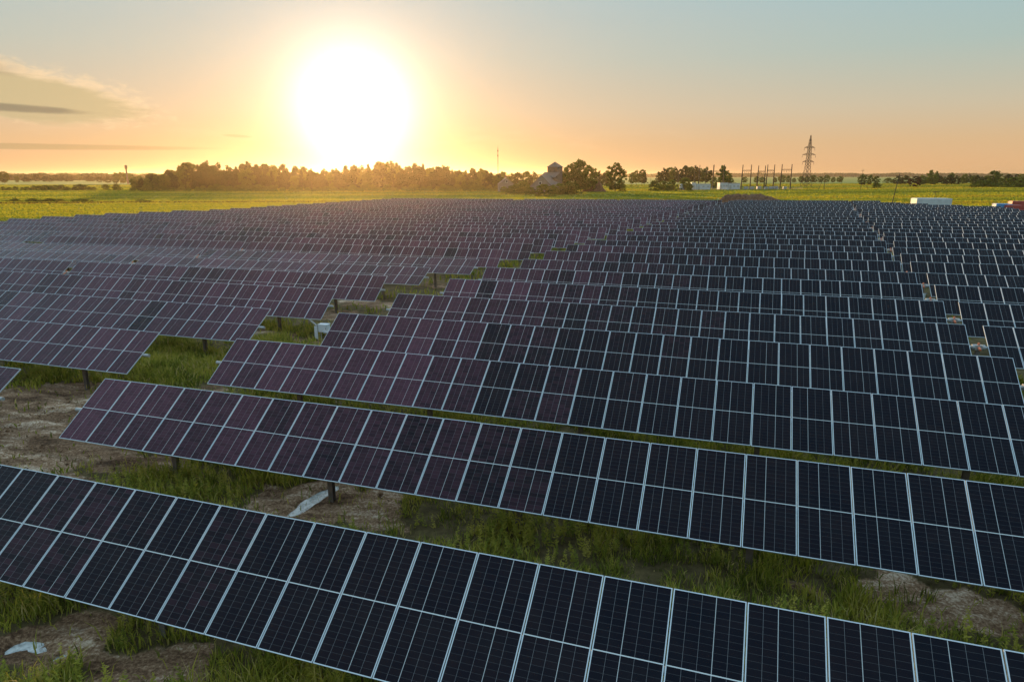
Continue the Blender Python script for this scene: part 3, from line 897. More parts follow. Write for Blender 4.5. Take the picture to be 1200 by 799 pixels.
# the avenue of round trees beyond the pylon
for i, (u, h, w) in enumerate(((873, 9, 8), (887, 9, 8), (893.5, 8.5, 8), (909, 7.5, 6), (917, 11, 9), (924, 10, 7), (931, 6.5, 6), (939.5, 9, 8), (946.5, 9, 8), (954, 10.5, 10), (962, 9, 7), (969, 10.5, 10), (977, 7.5, 6.5), (985, 9, 8))):
    tree('avenue_tree', 'round', u, 880, h * 0.92, w * 1.05, 'small round tree in the avenue behind gantries and pylon', 'tree', 'round trees of the avenue', 0.06)
for (u, Y, h, w, kd, l, nm) in ((1011.5, 640, 10.2, 8.2, 'round', 'first round tree of three right of the pylon avenue', 'broadleaf_tree'), (1020, 650, 9.8, 6.5, 'round', 'middle round tree of three right of the pylon avenue', 'broadleaf_tree'), (1027.5, 650, 8.6, 7, 'round', 'last round tree of three right of the pylon avenue', 'broadleaf_tree'),
                                (1029, 470, 3.6, 8.5, 'bush', 'low dark bush alone in the right meadow left of the leaning pole', 'bush'), (1042, 800, 6, 14, 'bush', 'low bush line piece left of the leaning pole', 'bush'),
                                (1073, 520, 8.4, 9, 'copper', 'reddish brown tree right of the leaning pole', 'copper_tree'), (1062, 680, 8.8, 12, 'broad', 'broad tree left of the reddish brown tree', 'broadleaf_tree'), (1053, 690, 8.4, 11, 'broad', 'broad tree behind the leaning pole', 'broadleaf_tree'),
                                (1091, 700, 14.5, 8, 'round', 'tallest slim tree of the right tree line', 'broadleaf_tree'), (1097.5, 720, 13.5, 5, 'round', 'thin tree just right of the tallest slim tree', 'broadleaf_tree'), (1115.5, 700, 11.8, 7.5, 'round', 'round topped tree in the middle of the right tree line', 'broadleaf_tree'),
                                (1165, 560, 13.2, 11, 'round', 'tall full tree near the right end of the tree line', 'broadleaf_tree')):
    lab_tree(kd, u, Y, h, w, l, nm, 'bush' if nm == 'bush' else 'tree', 0.04)
u = 1078
while u < 1215:
    Y = random.choice((660, 720, 780))
    h = random.uniform(6.5, 10.5)
    tree('wood_tree', random.choice(('broad', 'round', 'broad')), u, Y, h, h * random.uniform(0.8, 1.2), 'middling tree in the right tree line across the meadow', 'tree', 'trees of the right tree line', 0.05)
    u += random.uniform(3.5, 6)
u = 1142
while u < 1215:
    h = random.uniform(3, 7.5)
    tree('edge_shrub', 'bush', u, 500 + random.uniform(-10, 20), h, h * 1.7, 'pale shrub before the right tree line', 'shrub', 'shrubs before the right tree line')
    u += random.uniform(5, 9)

# distant woods on the horizon: masses nobody could count
def far_wood(u0, u1, Y, h, depth, seed, leaf):
    g = np.random.default_rng(seed)
    m = int((u1 - u0) * 60)
    u = g.uniform(u0, u1, m); y = Y + g.uniform(0, depth, m)
    x = y * (u - 600) / FPX * math.cos(PITCH)
    prof = h * (0.55 + 0.75 * vnoise(u * 0.08, y * 0 + seed, seed) * 0.7 + 0.2 * vnoise(u * 0.5, y * 0, seed + 1))
    z = gz(x, y) + prof * np.sqrt(g.uniform(0, 1, m))
    nrm = g.normal(0, 1, (m, 3)); nrm /= np.linalg.norm(nrm, axis=1)[:, None]
    t = np.cross(nrm, g.normal(0, 1, (m, 3))); t /= np.linalg.norm(t, axis=1)[:, None]
    b = np.cross(nrm, t)
    s = leaf * g.uniform(0.6, 1.4, m)[:, None]
    c = np.stack([x, y, z], 1)
    V = np.stack([c - t * s, c - b * s * .7, c + t * s, c + b * s * .7], 1)
    o = link('far_woods', np_mesh('far_woods', V.reshape(-1, 3), [np.arange(m * 4).reshape(-1, 4)], MAT['leaf_dark']))
    o['kind'] = 'stuff'
far_wood(-120, 300, 1500, 11, 200, 51, 4.5)
far_wood(690, 1320, 4300, 17, 300, 52, 10.0)
far_wood(-140, 700, 3600, 14, 300, 53, 9.0)

# ------------------------------------------------------------------ heaps of earth
def heap(name, u, Y, w, d, h, mat, label, seed, rz=0.0, flat=0.3):
    x, y, z = at(u, Y)
    nx, ny = 80, 46
    gx, gy = np.meshgrid(np.linspace(-1, 1, nx), np.linspace(-1, 1, ny))
    r = np.sqrt(gx ** 2 + gy ** 2)
    ang = np.arctan2(gy, gx)
    edge = 0.86 + 0.12 * np.sin(3 * ang + seed) + 0.06 * np.sin(7 * ang + seed * 2)
    f = 1 - sstep(flat * 0.7, 1.0, r / edge)
    lump = 0.7 + 0.6 * vnoise(gx * 2.3 + seed, gy * 2.0, seed) * 0.7 + 0.18 * vnoise(gx * 8, gy * 6, seed + 1) + 0.16 * (vnoise(gx * 17, gy * 12, seed + 2) - 0.5)
    zz = f * lump * h - 0.06
    V = np.stack([gx.ravel() * w / 2, gy.ravel() * d / 2, zz.ravel()], 1)
    i = np.arange(nx * ny).reshape(ny, nx)
    F = np.stack([i[:-1, :-1].ravel(), i[:-1, 1:].ravel(), i[1:, 1:].ravel(), i[1:, :-1].ravel()], 1)
    o = link(name, np_mesh(name, V, [F], mat, None, True), None, (x, y, z), (0, 0, rz))
    return tag(o, label, 'heap')
heap('earth_mound', 696, 408, 19, 12, 7.4, MAT['soil_heap'], 'tall brown earth mound between large tree and single tree', 3, 0, 0.2)
heap('soil_heap', 867, 214, 17, 12, 3.1, MAT['soil_heap'], 'long low brown soil heap at the far edge of the panels', 5, -0.1, 0.5)
heap('soil_heap', 893, 217, 19, 11, 2.6, MAT['soil_heap'], 'lower right end of the soil heaps behind the panels', 8, -0.1, 0.5)
heap('sand_heap', 852, 196, 6, 3, 0.9, MAT['sand_heap'], 'small pale sand heap at the far end of the lane', 9, 0, 0.4)

# ------------------------------------------------------------------ farm buildings
def gable_house(name, u, Y, w, d, eave, ridge, rz, wall, label, cat='building', openings=(), chimney=False):
    """w along local x (gable end faces -y), d along local y"""
    x, y, z = at(u, Y)
    t = thing(name, label, cat, (x, y, z - 0.1), rz)
    mb = MB()
    hw = w / 2
    mb.poly([(-hw, 0, 0), (hw, 0, 0), (hw, 0, eave), (0, 0, ridge), (-hw, 0, eave)])
    mb.poly([(hw, d, 0), (-hw, d, 0), (-hw, d, eave), (0, d, ridge), (hw, d, eave)])
    mb.poly([(-hw, d, 0), (-hw, 0, 0), (-hw, 0, eave), (-hw, d, eave)])
    mb.poly([(hw, 0, 0), (hw, d, 0), (hw, d, eave), (hw, 0, eave)])
    part('wall', mb, wall, t)
    rf = MB()
    sl = (ridge - eave) / hw
    o = 0.35
    for sgn in (-1, 1):
        a = [(sgn * (hw + o), -o, eave - o * sl + 0.05), (sgn * (hw + o), d + o, eave - o * sl + 0.05), (0, d + o, ridge + 0.05), (0, -o, ridge + 0.05)]
        b = [(p[0], p[1], p[2] + 0.18) for p in a]
        rf.poly(a); rf.poly(b)
        for i in range(4):
            j = (i + 1) % 4
            rf.poly([a[i], a[j], b[j], b[i]])
    r = part('roof', rf, MAT['roof'], t)
    if chimney:
        part('chimney', MB().box(-0.4, 0.4, d * 0.6, d * 0.6 + 0.8, ridge - 0.6, ridge + 1.2), MAT['brick'], r)
    for (nm, x0, x1, z0, z1) in openings:
        f = part(nm, MB().box(x0, x1, -0.05, -0.004, z0, z1), MAT['dark'], t)
        if nm == 'window':
            fr = MB()
            fr.box(x0 - 0.12, x1 + 0.12, -0.09, -0.004, z1 + 0.002, z1 + 0.12); fr.box(x0 - 0.12, x1 + 0.12, -0.12, -0.004, z0 - 0.12, z0 - 0.002)
            fr.box(x0 - 0.12, x0 - 0.002, -0.09, -0.004, z0, z1); fr.box(x1 + 0.002, x1 + 0.12, -0.09, -0.004, z0, z1)
            part('frame', fr, MAT['wall_white'], f)
    return t
gable_house('barn', 634.0, 362, 12.0, 20, 4.2, 9.7, R(-20), MAT['wall_grey'], 'pale grey barn with steep gable in front of the grain tower', 'barn',
            (('door', -4.8, -2.9, 0.1, 2.6), ('window', -1.0, 0.2, 5.0, 6.4), ('window', 2.2, 3.4, 1.4, 2.6)))
gable_house('farmhouse', 593.8, 418, 9.2, 8, 4.6, 8.3, R(8), MAT['wall_grey'], 'small grey farmhouse with pitched roof left of the barn', 'house',
            (('window', -0.6, 0.6, 5.6, 7.0), ('window', -3.6, -2.4, 1.8, 3.2), ('window', 2.4, 3.6, 1.8, 3.2)), True)

def grain_tower():
    x, y, z = at(650.3, 384)
    t = thing('grain_tower', 'dark square grain tower with low pyramid roof rising behind the barn', 'tower', (x, y, z - 0.1), R(-32))
    part('wall', MB().box(-3.1, 3.1, -3.1, 3.1, 0, 14.3), MAT['tower'], t)
    rf = MB()
    e = 3.5
    c = [(-e, -e, 14.25), (e, -e, 14.25), (e, e, 14.25), (-e, e, 14.25)]
    for i in range(4):
        rf.poly([c[i], c[(i + 1) % 4], (0, 0, 17.2)])
    rf.poly(list(reversed(c)))
    part('roof', rf, MAT['roof'], t)
    for xx in (-1.7, 0.9):
        w = part('window', MB().box(xx, xx + 0.8, -3.16, -3.104, 11.2, 12.6), MAT['dark'], t)
    a = part('annex', MB().box(-4.6, 4.6, -9.0, -3.2, 0, 8.6), MAT['tower'], t)
    rr = MB()
    rr.poly([(-5.0, -9.4, 8.5), (5.0, -9.4, 8.5), (5.0, -3.15, 11.4), (-5.0, -3.15, 11.4)])
    rr.poly([(-5.0, -9.4, 8.62), (-5.0, -3.15, 11.52), (5.0, -3.15, 11.52), (5.0, -9.4, 8.62)])
    rr.poly([(-5.0, -9.4, 8.5), (-5.0, -9.4, 8.62), (5.0, -9.4, 8.62), (5.0, -9.4, 8.5)])
    part('roof', rr, MAT['roof'], a)
grain_tower()

def mast():
    x, y, z = at(583.6, 470)
    t = thing('radio_mast', 'thin tall radio mast rising above the wood left of the barn', 'mast', (x, y, z))
    mb = MB(); mb.bar((0, 0, 0), (0, 0, 28), 0.5, 0.26, 6)
    part('pole', mb, MAT['pole'], t)
    mb = MB()
    for zz in (22.2, 25.4):
        mb.box(-0.3, 0.3, -0.3, 0.3, zz, zz + 1.3)
    mb.bar((0, 0, 28), (0, 0, 29.6), 0.12, 0.06, 5)
    part('antenna', mb, MAT['pole'], t)
mast()

def chimney():
    x, y, z = at(148.8, 820)
    t = thing('water_tower', 'slim dark water tower with wider head left of the wood', 'water tower', (x, y, z))
    mb = MB(); mb.bar((0, 0, 0), (0, 0, 17.2), 2.0, 1.7, 12); part('shaft', mb, MAT['brick'], t)
    mb = MB(); mb.bar((0, 0, 17.2), (0, 0, 18.4), 1.8, 3.0, 12); mb.bar((0, 0, 18.4), (0, 0, 21.4), 3.0, 3.0, 12); mb.bar((0, 0, 21.4), (0, 0, 22.2), 3.1, 0.6, 12)
    part('tank', mb, MAT['brick'], t)
chimney()

# ------------------------------------------------------------------ substation
def gantry(u0, u1, Y, h, hb, label, w=0.42):
    x0, y0, z0 = at(u0, Y); x1, y1, z1 = at(u1, Y)
    t = thing('gantry', label, 'gantry', ((x0 + x1) / 2, Y, z0), 0, 'portal gantries of the substation')
    d = (x1 - x0) / 2
    for sx in (-1, 1):
        part('post', MB().bar((sx * d * 1.06, 0, 0), (sx * d, 0, h), w * 1.3, w * 0.75), MAT['pole'], t)
    mb = MB()
    for zz in (hb - 0.35, hb + 0.35):
        mb.bar((-d, 0, zz), (d, 0, zz), 0.16)
    nseg = 8
    for i in range(nseg):
        a, b = -d + 2 * d * i / nseg, -d + 2 * d * (i + 1) / nseg
        mb.bar((a, 0, hb - 0.35 if i % 2 else hb + 0.35), (b, 0, hb + 0.35 if i % 2 else hb - 0.35), 0.12)
    part('crossbeam', mb, MAT['pole'], t)
    for q in (-0.5, 0.0, 0.5):
        mb = MB(); mb.bar((q * d, 0, hb - 0.4), (q * d, 0, hb - 1.9), 0.16, 0.16, 6)
        part('insulator', mb, MAT['pole'], t)
    return t
gantry(869.8, 879.7, 455, 16.0, 12.2, 'leftmost of the four dark portal gantries', 0.5)
gantry(888.2, 896.2, 460, 15.4, 11.6, 'second dark portal gantry, overlapping the third', 0.5)
gantry(898.8, 906.8, 455, 16.0, 12.2, 'third dark portal gantry, right of the overlapping pair', 0.5)
gantry(915.6, 927.0, 455, 16.2, 12.6, 'rightmost dark portal gantry, nearest the pylon', 0.5)
gantry(819.5, 835.6, 470, 16.2, 12.0, 'wide gantry left of the tall substation tree', 0.45)
gantry(795.5, 814.0, 475, 13.0, 8.8, 'low faint gantry in front of the dark tree clump', 0.32)
gantry(836.2, 848.0, 478, 16.5, 12.0, 'gantry crossing the tall substation tree', 0.4)

def pole(u, Y, h, label, lean=0.0, w=0.24, top=None, name='utility_pole', rods=()):
    x, y, z = at(u, Y)
    t = thing(name, label, 'pole', (x, y, z))
    part('mast', MB().bar((0, 0, -0.2), (lean, 0, h), w, w * 0.6, 7), MAT['pole'], t)
    if rods:
        mb = MB()
        for zz in rods:
            mb.bar((lean * zz / h - 1.0, 0, zz), (lean * zz / h + 1.0, 0, zz), 0.13)
        part('crossarm', mb, MAT['pole'], t)
    return t
pole(827.8, 465, 15.5, 'single thin pole between the wide gantry posts', 0, 0.3, rods=(14.6,))
pole(763, 520, 11, 'lone thin pole above the dark round bush', 0, 0.26, rods=(10.4,))
pole(740, 560, 10, 'faint thin pole behind the single green tree', 0, 0.26, rods=(9.4,))
pole(1049.6, 214, 9.4, 'leaning dark pole at the back edge of the panels', 1.25, 0.27, rods=(8.6,))
pole(967.3, 430, 9.0, 'upright half of the pole pair right of the pylon', 0, 0.3, rods=(8.4,))
pole(960.5, 430, 8.6, 'slanting strut of the pole pair right of the pylon', 3.4, 0.26, rods=(8.0,))
pole(1010.5, 420, 12.5, 'thin pole before the first round meadow tree', 0, 0.24, rods=(11.6,))
pole(1018.5, 420, 9.5, 'tilted pole before the middle round meadow tree', -1.8, 0.22, rods=(8.8,))
pole(1098, 186, 4.6, 'short pale pole behind the long white container', 0.35, 0.15, rods=(4.3,))

def pylon():
    x, y, z = at(945.5, 545)
    t = thing('lattice_pylon', 'tall dark lattice pylon with three pairs of arms', 'pylon', (x, y, z), R(12))
    H = 39.5
    def half(zz):
        return float(np.interp(zz, [0, 15, 30.5, 34.5, 39.5], [3.0, 1.5, 1.0, 0.65, 0.12]))
    zs = [0, 4.2, 8.2, 11.8, 15, 17.4, 19.8, 22.2, 24.6, 27, 29.4, 31.8, 34.2, 36.8, H]
    cs = ((-1, -1), (1, -1), (1, 1), (-1, 1))
    for sx, sy in cs:
        mb = MB()
        for a, b in zip(zs, zs[1:]):
            mb.bar((sx * half(a), sy * half(a), a), (sx * half(b), sy * half(b), b), 0.24, 0.22)
        part('leg', mb, MAT['pole'], t)
    mb = MB()
    for a, b in zip(zs, zs[1:]):
        for i in range(4):
            p, q = cs[i], cs[(i + 1) % 4]
            mb.bar((p[0] * half(a), p[1] * half(a), a), (q[0] * half(b), q[1] * half(b), b), 0.11)
            mb.bar((q[0] * half(a), q[1] * half(a), a), (p[0] * half(b), p[1] * half(b), b), 0.11)
            mb.bar((p[0] * half(b), p[1] * half(b), b), (q[0] * half(b), q[1] * half(b), b), 0.11)
    part('bracing', mb, MAT['pole'], t)
    for zz, L in ((19.0, 4.9), (24.4, 5.7), (29.8, 4.5)):
        for s in (-1, 1):
            mb = MB()
            h0 = half(zz)
            for sy in (-1, 1):
                mb.bar((s * h0, sy * h0, zz), (s * L, 0, zz + 0.35), 0.26, 0.18)
                mb.bar((s * h0, sy * h0, zz + 1.5), (s * L, 0, zz + 0.4), 0.2, 0.16)
            for q in (0.33, 0.66):
                mb.bar((s * (h0 + (L - h0) * q), 0, zz), (s * (h0 + (L - h0) * q), 0, zz + 1.5 * (1 - q)), 0.16)
            arm = part('crossarm', mb, MAT['pole'], t)
            part('insulator', MB().bar((s * L, 0, zz + 0.3), (s * L * 1.06, 0, zz - 1.9), 0.2, 0.2, 6), MAT['pole'], arm)
pylon()

def hall(name, u0, u1, Y, h, d, label, mat=None, flat=True, vents=3, cat='building'):
    x0, y0, z0 = at(u0, Y); x1, y1, z1 = at(u1, Y)
    w = (x1 - x0) / 2
    t = thing(name, label, cat, ((x0 + x1) / 2, Y, z0 - 0.05))
    part('wall', MB().box(-w, w, 0, d, 0, h), mat or MAT['wall_white'], t)
    part('roof', MB().box(-w - 0.2, w + 0.2, -0.2, d + 0.2, h + 0.003, h + 0.22), MAT['steel'], t)
    for i in range(vents):
        c = -w + 2 * w * (i + 0.5) / vents
        part('door' if i == 0 else 'window', MB().box(c - 0.7, c + 0.7, -0.05, -0.004, 0.2 if i == 0 else h * 0.45, h * 0.72), MAT['steel'], t)
    return t
hall('switch_house', 811.5, 816.5, 452, 4.6, 4, 'narrow tall white kiosk at the left end of the substation', vents=1)
hall('switch_house', 817, 833.5, 452, 3.7, 6, 'long low white switch house left of the tall substation tree')
hall('switch_house', 844.5, 854.0, 452, 4.4, 6, 'white switch house right beneath the tall substation tree')
hall('switch_house', 854.6, 868.2, 452, 4.0, 6, 'broad white switch house beside the leftmost portal gantry')

def tank():
    x, y, z = at(799.8, 440)
    t = thing('storage_tank', 'small round white tank left of the substation', 'tank', (x, y, z))
    mb = MB(); mb.bar((0, 0, 0.4), (0, 0, 3.6), 2.9, 2.9, 20); mb.bar((0, 0, 3.6), (0, 0, 4.2), 2.9, 0.8, 20); part('shell', mb, MAT['wall_white'], t)
    part('plinth', MB().box(-1.7, 1.7, -1.7, 1.7, -0.1, 0.398), MAT['wall_grey'], t)
tank()

def transformer(u, Y, s, label):
    x, y, z = at(u, Y)
    t = thing('transformer', label, 'transformer', (x, y, z), 0, 'grey transformers of the substation', (s, s, s))
    part('tank', MB().box(-1.3, 1.3, -0.8, 0.8, 0.3, 2.1), MAT['steel'], t)
    mb = MB()
    for i in range(7):
        mb.box(-1.2 + i * 0.36, -1.1 + i * 0.36, -1.3, -0.81, 0.5, 1.9)
    part('radiator', mb, MAT['wall_white'], t)
    for i in (-0.8, 0, 0.8):
        part('bushing', MB().bar((i, 0, 2.1), (i * 1.15, 0, 3.3), 0.26, 0.14, 8), MAT['pole'], t)
for i, (u, s) in enumerate(((875.5, 0.95), (882.5, 0.9), (890.5, 1.0), (899, 0.85), (905, 0.9), (910.5, 1.0), (921, 0.85))):
    transformer(u, 448, s, ('%s grey transformer from the left in the row under the portal gantries' % ['first', 'second', 'third', 'fourth', 'fifth', 'sixth', 'last'][i]))

def fence(u0, u1, Y, label):
    x0, y0, z0 = at(u0, Y); x1, _, _ = at(u1, Y)
    t = thing('mesh_fence', label, 'fence', ((x0 + x1) / 2, Y, z0))
    w = (x1 - x0) / 2
    k = int(2 * w / 4)
    for i in range(k + 1):
        part('post', MB().bar((-w + i * 2 * w / k, 0, 0), (-w + i * 2 * w / k, 0, 2.1), 0.1), MAT['steel'], t)
    mb = MB()
    for j in range(6):
        mb.bar((-w, 0, 0.15 + j * 0.37), (w, 0, 0.15 + j * 0.37), 0.04)
    for i in range(k * 8):
        mb.bar((-w + i * w / (k * 4), 0, 0.1), (-w + i * w / (k * 4), 0, 2.0), 0.03)
    part('wire_mesh', mb, MAT['steel'], t)
fence(806, 942, 442, 'low grey mesh fence along the front of the substation')

# ------------------------------------------------------------------ containers behind the panels
def container(name, u, Y, L, W, H, rz, mat, end, label, door_mat=None):
    x, y, z = at(u, Y)
    t = thing(name, label, 'container', (x, y, z), rz)
    mb = MB()
    mb.box(-L / 2, L / 2, -W / 2, W / 2, 0.12, H)
    nr = int(L / 0.45)
    for i in range(nr):                               # corrugated long sides
        c = -L / 2 + (i + 0.5) * L / nr
        for sy in (-1, 1):
            y0, y1 = sorted((sy * (W / 2 - 0.001), sy * (W / 2 + 0.045)))
            mb.box(c - 0.12, c + 0.12, y0, y1, 0.3, H - 0.15)
    part('body', mb, mat, t)
    part('end_panel', MB().box(-L / 2 - 0.06, -L / 2 - 0.003, -W / 2 + 0.05, W / 2 - 0.05, 0.2, H - 0.1), end, t)
    fr = MB()
    for sx in (-1, 1):
        for sy in (-1, 1):
            cx, cy = sx * (L / 2 + 0.0), sy * (W / 2 + 0.0)
            fr.box(cx - 0.09, cx + 0.09, cy - 0.09, cy + 0.09, 0, H + 0.03)
    part('frame', fr, mat, t)
    part('roof', MB().box(-L / 2 + 0.1, L / 2 - 0.1, -W / 2 + 0.02, W / 2 - 0.02, H + 0.003, H + 0.05), mat, t)
    return t
container('long_container', 1095.5, 182, 8.4, 4.0, 2.75, R(-10), MAT['wall_white'], MAT['wall_sunlit'], 'long white site container with end painted as sunlit behind the panels')
container('shipping_container', 1180.5, 141, 2.7, 2.4, 2.95, R(-18.7), MAT['blue'], MAT['wall_white'], 'blue shipping container at the right end of the panels')
rc = container('shipping_container', 1194.5, 138.5, 2.6, 2.4, 2.75, R(-18.7), MAT['red'], MAT['red'], 'red shipping container with white door plate beside the blue one')
part('door_plate', MB().box(-0.55, 0.5, -1.275, -1.25, 0.7, 1.5), MAT['wall_white'], rc)
container('shipping_container', 1203, 145, 4.0, 2.4, 3.3, R(-18.7), MAT['red'], MAT['red'], 'taller red shipping container cut off by the right picture edge')

# ------------------------------------------------------------------ air
def haze(density, g):
    m, nt, out = nodes_of('morning_haze')
    v = N(nt, 'ShaderNodeVolumePrincipled')
    v.inputs['Color'].default_value = (1.0, 0.80, 0.55, 1)
    v.inputs['Density'].default_value = density
    v.inputs['Anisotropy'].default_value = g
    nt.links.new(v.outputs[0], out.inputs['Volume'])
    o = link('haze', MB().box(-5400, 5400, -500, 6800, -2.5, 45).mesh('haze', m))
    o['kind'] = 'stuff'
haze(0.000072, 0.82)

# ------------------------------------------------------------------ sky and sun
SUN_AZ, SUN_EL = R(-12.75), R(5.07)
def world():
    w = bpy.data.worlds.new('World')
    scene.world = w
    w.use_nodes = True
    nt = w.node_tree
    nt.nodes.clear()
    out = nt.nodes.new('ShaderNodeOutputWorld')
    bg = nt.nodes.new('ShaderNodeBackground')
    bg.inputs['Strength'].default_value = 0.12
    sky = nt.nodes.new('ShaderNodeTexSky')
    sky.sky_type = 'NISHITA'
    sky.sun_disc = False
    sky.sun_elevation = SUN_EL
    sky.sun_rotation = SUN_AZ
    sky.dust_density = 2.5
    tc = nt.nodes.new('ShaderNodeTexCoord')
    sp = nt.nodes.new('ShaderNodeSeparateXYZ')
    nt.links.new(tc.outputs['Generated'], sp.inputs[0])
    X, Y, Z = sp.outputs
    deg = 180 / math.pi
    el = M_(nt, 'MULTIPLY', M_(nt, 'ARCSINE', Z), deg)
    az = M_(nt, 'MULTIPLY', M_(nt, 'ARCTAN2', X, Y), deg)
    # gradient of the clear sky by height, brightened above the view as added fill
    g = RAMP(nt, M_(nt, 'DIVIDE', M_(nt, 'MAXIMUM', el, 0.0), 90.0), [
        (0.0, (0.45, 0.262, 0.130)), (2.5 / 90, (0.435, 0.28, 0.152)), (5 / 90, (0.405, 0.31, 0.21)), (9 / 90, (0.345, 0.325, 0.265)), (14 / 90, (0.285, 0.325, 0.315)), (25 / 90, (0.48, 0.52, 0.53)), (60 / 90, (0.62, 0.66, 0.70)), (1.0, (0.62, 0.66, 0.70))])
    # away from the sun the sky is cooler
    sd = (math.sin(SUN_AZ) * math.cos(SUN_EL), math.cos(SUN_AZ) * math.cos(SUN_EL), math.sin(SUN_EL))
    vd = nt.nodes.new('ShaderNodeVectorMath'); vd.operation = 'DOT_PRODUCT'
    nt.links.new(tc.outputs['Generated'], vd.inputs[0]); vd.inputs[1].default_value = sd
    dot = M_(nt, 'MINIMUM', vd.outputs['Value'], 0.9999999)
    th = M_(nt, 'MULTIPLY', M_(nt, 'ARCCOSINE', dot), deg)
    far = M_(nt, 'DIVIDE', th, 55.0, clamp=True)
    high = M_(nt, 'DIVIDE', M_(nt, 'SUBTRACT', el, 1.0), 8.0, clamp=True)
    g = MIX(nt, M_(nt, 'MULTIPLY', far, high), g, MIX(nt, 1.0, g, (0.66, 0.92, 1.06), 'MULTIPLY'))
    g = MIX(nt, 1.0, g, (8.33, 8.33, 8.33), 'MULTIPLY')
    col = MIX(nt, 0.99, sky.outputs[0], g)
    # clouds: low bars and a wedge of cirrus at the left
    def ellipse(a0, e0, ra, re, tilt=0.0, soft=0.6):
        dx = M_(nt, 'SUBTRACT', az, a0); dy = M_(nt, 'SUBTRACT', el, e0)
        dy = M_(nt, 'SUBTRACT', dy, M_(nt, 'MULTIPLY', dx, tilt))
        q = M_(nt, 'ADD', M_(nt, 'POWER', M_(nt, 'ABSOLUTE', M_(nt, 'DIVIDE', dx, ra)), 2.0), M_(nt, 'POWER', M_(nt, 'ABSOLUTE', M_(nt, 'DIVIDE', dy, re)), 2.0))
        return q
    cv = nt.nodes.new('ShaderNodeCombineXYZ')
    nt.links.new(M_(nt, 'MULTIPLY', az, 0.16), cv.inputs[0]); nt.links.new(M_(nt, 'MULTIPLY', el, 0.85), cv.inputs[1])
    nz = NOISE(nt, cv.outputs[0], 1.6, 8, 0.62, 0.4)
    cv2 = nt.nodes.new('ShaderNodeCombineXYZ')
    nt.links.new(M_(nt, 'MULTIPLY', az, 0.5), cv2.inputs[0]); nt.links.new(M_(nt, 'MULTIPLY', el, 1.1), cv2.inputs[1])
    nz2 = NOISE(nt, cv2.outputs[0], 1.7, 8, 0.68, 0.6)
    def mask(q, n, amount, lo, hi):
        v = M_(nt, 'ADD', M_(nt, 'SUBTRACT', 1.0, q), M_(nt, 'MULTIPLY', M_(nt, 'SUBTRACT', n, 0.5), amount))
        r = nt.nodes.new('ShaderNodeMapRange'); r.interpolation_type = 'SMOOTHSTEP'
        nt.links.new(v, r.inputs[0]); r.inputs[1].default_value = lo; r.inputs[2].default_value = hi
        return r.outputs[0]
    S = lambda c: tuple(8.33 * x for x in c)
    # bright wispy edge first, then its grey body, then the dark bars
    rim = mask(ellipse(-38.0, 5.9, 12.6, 2.2, -0.12), nz2, 1.7, 0.0, 0.75)
    col = MIX(nt, M_(nt, 'MULTIPLY', rim, 0.8), col, S((0.551, 0.406, 0.244)))
    wedge = mask(ellipse(-38.5, 5.45, 12.2, 1.75, -0.10), nz, 1.2, 0.0, 0.5)
    col = MIX(nt, M_(nt, 'MULTIPLY', wedge, 0.80), col, S((0.30, 0.255, 0.14)))
    upper = mask(ellipse(-40.0, 7.7, 7.0, 1.0, -0.18), nz, 1.4, 0.1, 1.0)
    col = MIX(nt, M_(nt, 'MULTIPLY', upper, 0.75), col, S((0.25, 0.20, 0.13)))
    lens = mask(ellipse(-38.0, 4.42, 8.0, 0.34, -0.02), nz, 0.9, 0.05, 0.8)
    col = MIX(nt, M_(nt, 'MULTIPLY', lens, 0.85), col, S((0.139, 0.125, 0.087)))
    bar = mask(ellipse(-36.0, 1.92, 14.5, 0.24, 0.006), nz, 0.9, 0.0, 0.7)
    col = MIX(nt, M_(nt, 'MULTIPLY', bar, 0.72), col, S((0.267, 0.197, 0.099)))
    dash = mask(ellipse(-21.6, 2.95, 1.3, 0.13, -0.05), nz, 0.6, 0.05, 0.8)
    col = MIX(nt, M_(nt, 'MULTIPLY', dash, 0.6), col, S((0.302, 0.209, 0.104)))
    thin = M_(nt, 'MULTIPLY', mask(ellipse(-10, 3.0, 50, 2.4), nz, 2.2, 0.75, 1.6), 0.16)
    col = MIX(nt, thin, col, S((0.568, 0.418, 0.267)))
    # the bright air round the sun
    def add(a, b):
        return MIX(nt, 1.0, a, b, 'ADD')
    core = M_(nt, 'EXPONENT', M_(nt, 'MULTIPLY', M_(nt, 'POWER', M_(nt, 'DIVIDE', th, 3.7), 2.0), -1.0))
    halo = M_(nt, 'EXPONENT', M_(nt, 'MULTIPLY', M_(nt, 'DIVIDE', th, 4.6), -1.0))
    wide = M_(nt, 'EXPONENT', M_(nt, 'MULTIPLY', M_(nt, 'DIVIDE', th, 13.0), -1.0))
    glow = MIX(nt, core, (0, 0, 0), S((0.95, 0.90, 0.80)))
    soft = M_(nt, 'EXPONENT', M_(nt, 'MULTIPLY', M_(nt, 'POWER', M_(nt, 'DIVIDE', th, 6.6), 2.0), -1.0))
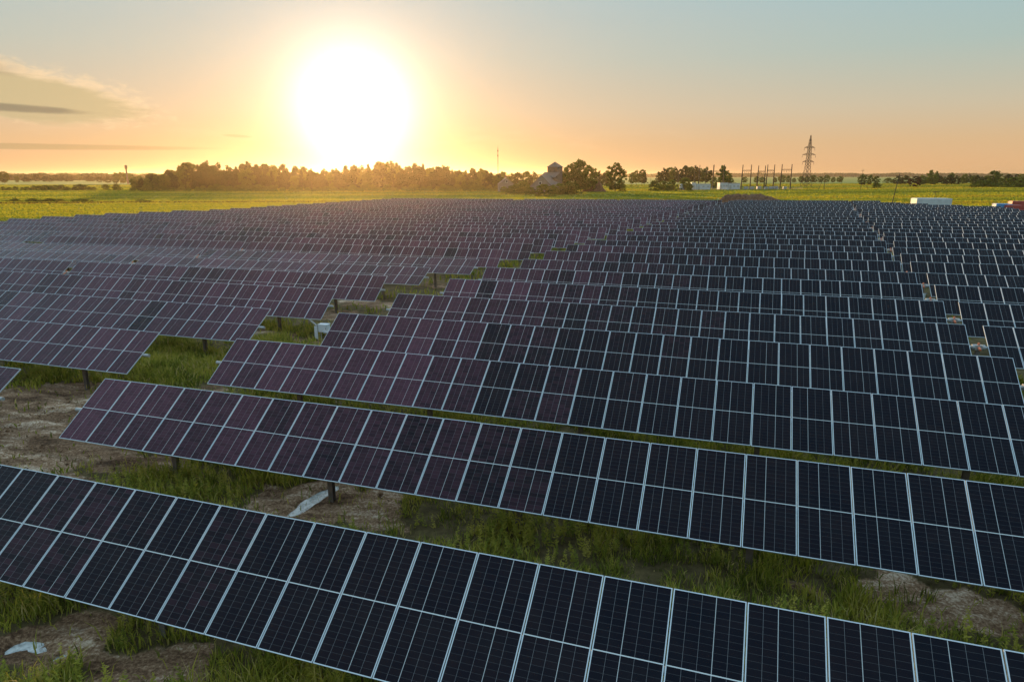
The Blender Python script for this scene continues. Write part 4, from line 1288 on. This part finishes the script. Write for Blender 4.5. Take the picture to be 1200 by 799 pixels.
    glow = add(glow, MIX(nt, soft, (0, 0, 0), S((0.17, 0.135, 0.105))))
    glow = add(glow, MIX(nt, halo, (0, 0, 0), S((0.13, 0.09, 0.065))))
    glow = add(glow, MIX(nt, wide, (0, 0, 0), S((0.05, 0.018, 0.006))))
    up = nt.nodes.new('ShaderNodeMapRange'); nt.links.new(el, up.inputs[0]); up.inputs[1].default_value = -0.6; up.inputs[2].default_value = 0.2
    col = add(col, MIX(nt, up.outputs[0], (0, 0, 0), glow))
    nt.links.new(col, bg.inputs[0])
    nt.links.new(bg.outputs[0], out.inputs[0])
    w.cycles.sampling_method = 'MANUAL'
    w.cycles.sample_map_resolution = 1024
world()

sun = bpy.data.lights.new('sun', 'SUN')
sun.energy = 3.6
sun.angle = R(0.6)
sun.color = (1.0, 0.60, 0.25)
so = bpy.data.objects.new('sun', sun)
COL.objects.link(so)
d = Vector((math.sin(SUN_AZ) * math.cos(SUN_EL), math.cos(SUN_AZ) * math.cos(SUN_EL), math.sin(SUN_EL)))
so.rotation_euler = d.to_track_quat('Z', 'Y').to_euler()
so.location = d * 50

# ------------------------------------------------------------------ camera and render settings
cam = bpy.data.cameras.new('camera')
cam.sensor_fit = 'HORIZONTAL'
cam.sensor_width = 36.0
cam.lens = FPX / 1200 * 36.0
cam.clip_start = 0.1
cam.clip_end = 20000
co = bpy.data.objects.new('camera', cam)
COL.objects.link(co)
co.location = (0, 0, CAM_Z + float(gz(0.0, 0.0)) * 0)
co.rotation_euler = (math.pi / 2 - PITCH, 0, 0)
scene.camera = co

scene.view_settings.view_transform = 'Standard'
scene.view_settings.look = 'None'
scene.view_settings.exposure = 0.8
scene.view_settings.gamma = 1.0
scene.view_settings.use_curve_mapping = False
scene.render.engine = 'CYCLES'
cy = scene.cycles
cy.use_denoising = True
cy.denoiser = 'OPENIMAGEDENOISE'
cy.max_bounces = 6
cy.diffuse_bounces = 4
cy.glossy_bounces = 3
cy.transmission_bounces = 3
cy.volume_bounces = 0
cy.transparent_max_bounces = 8
cy.caustics_reflective = False
cy.caustics_refractive = False
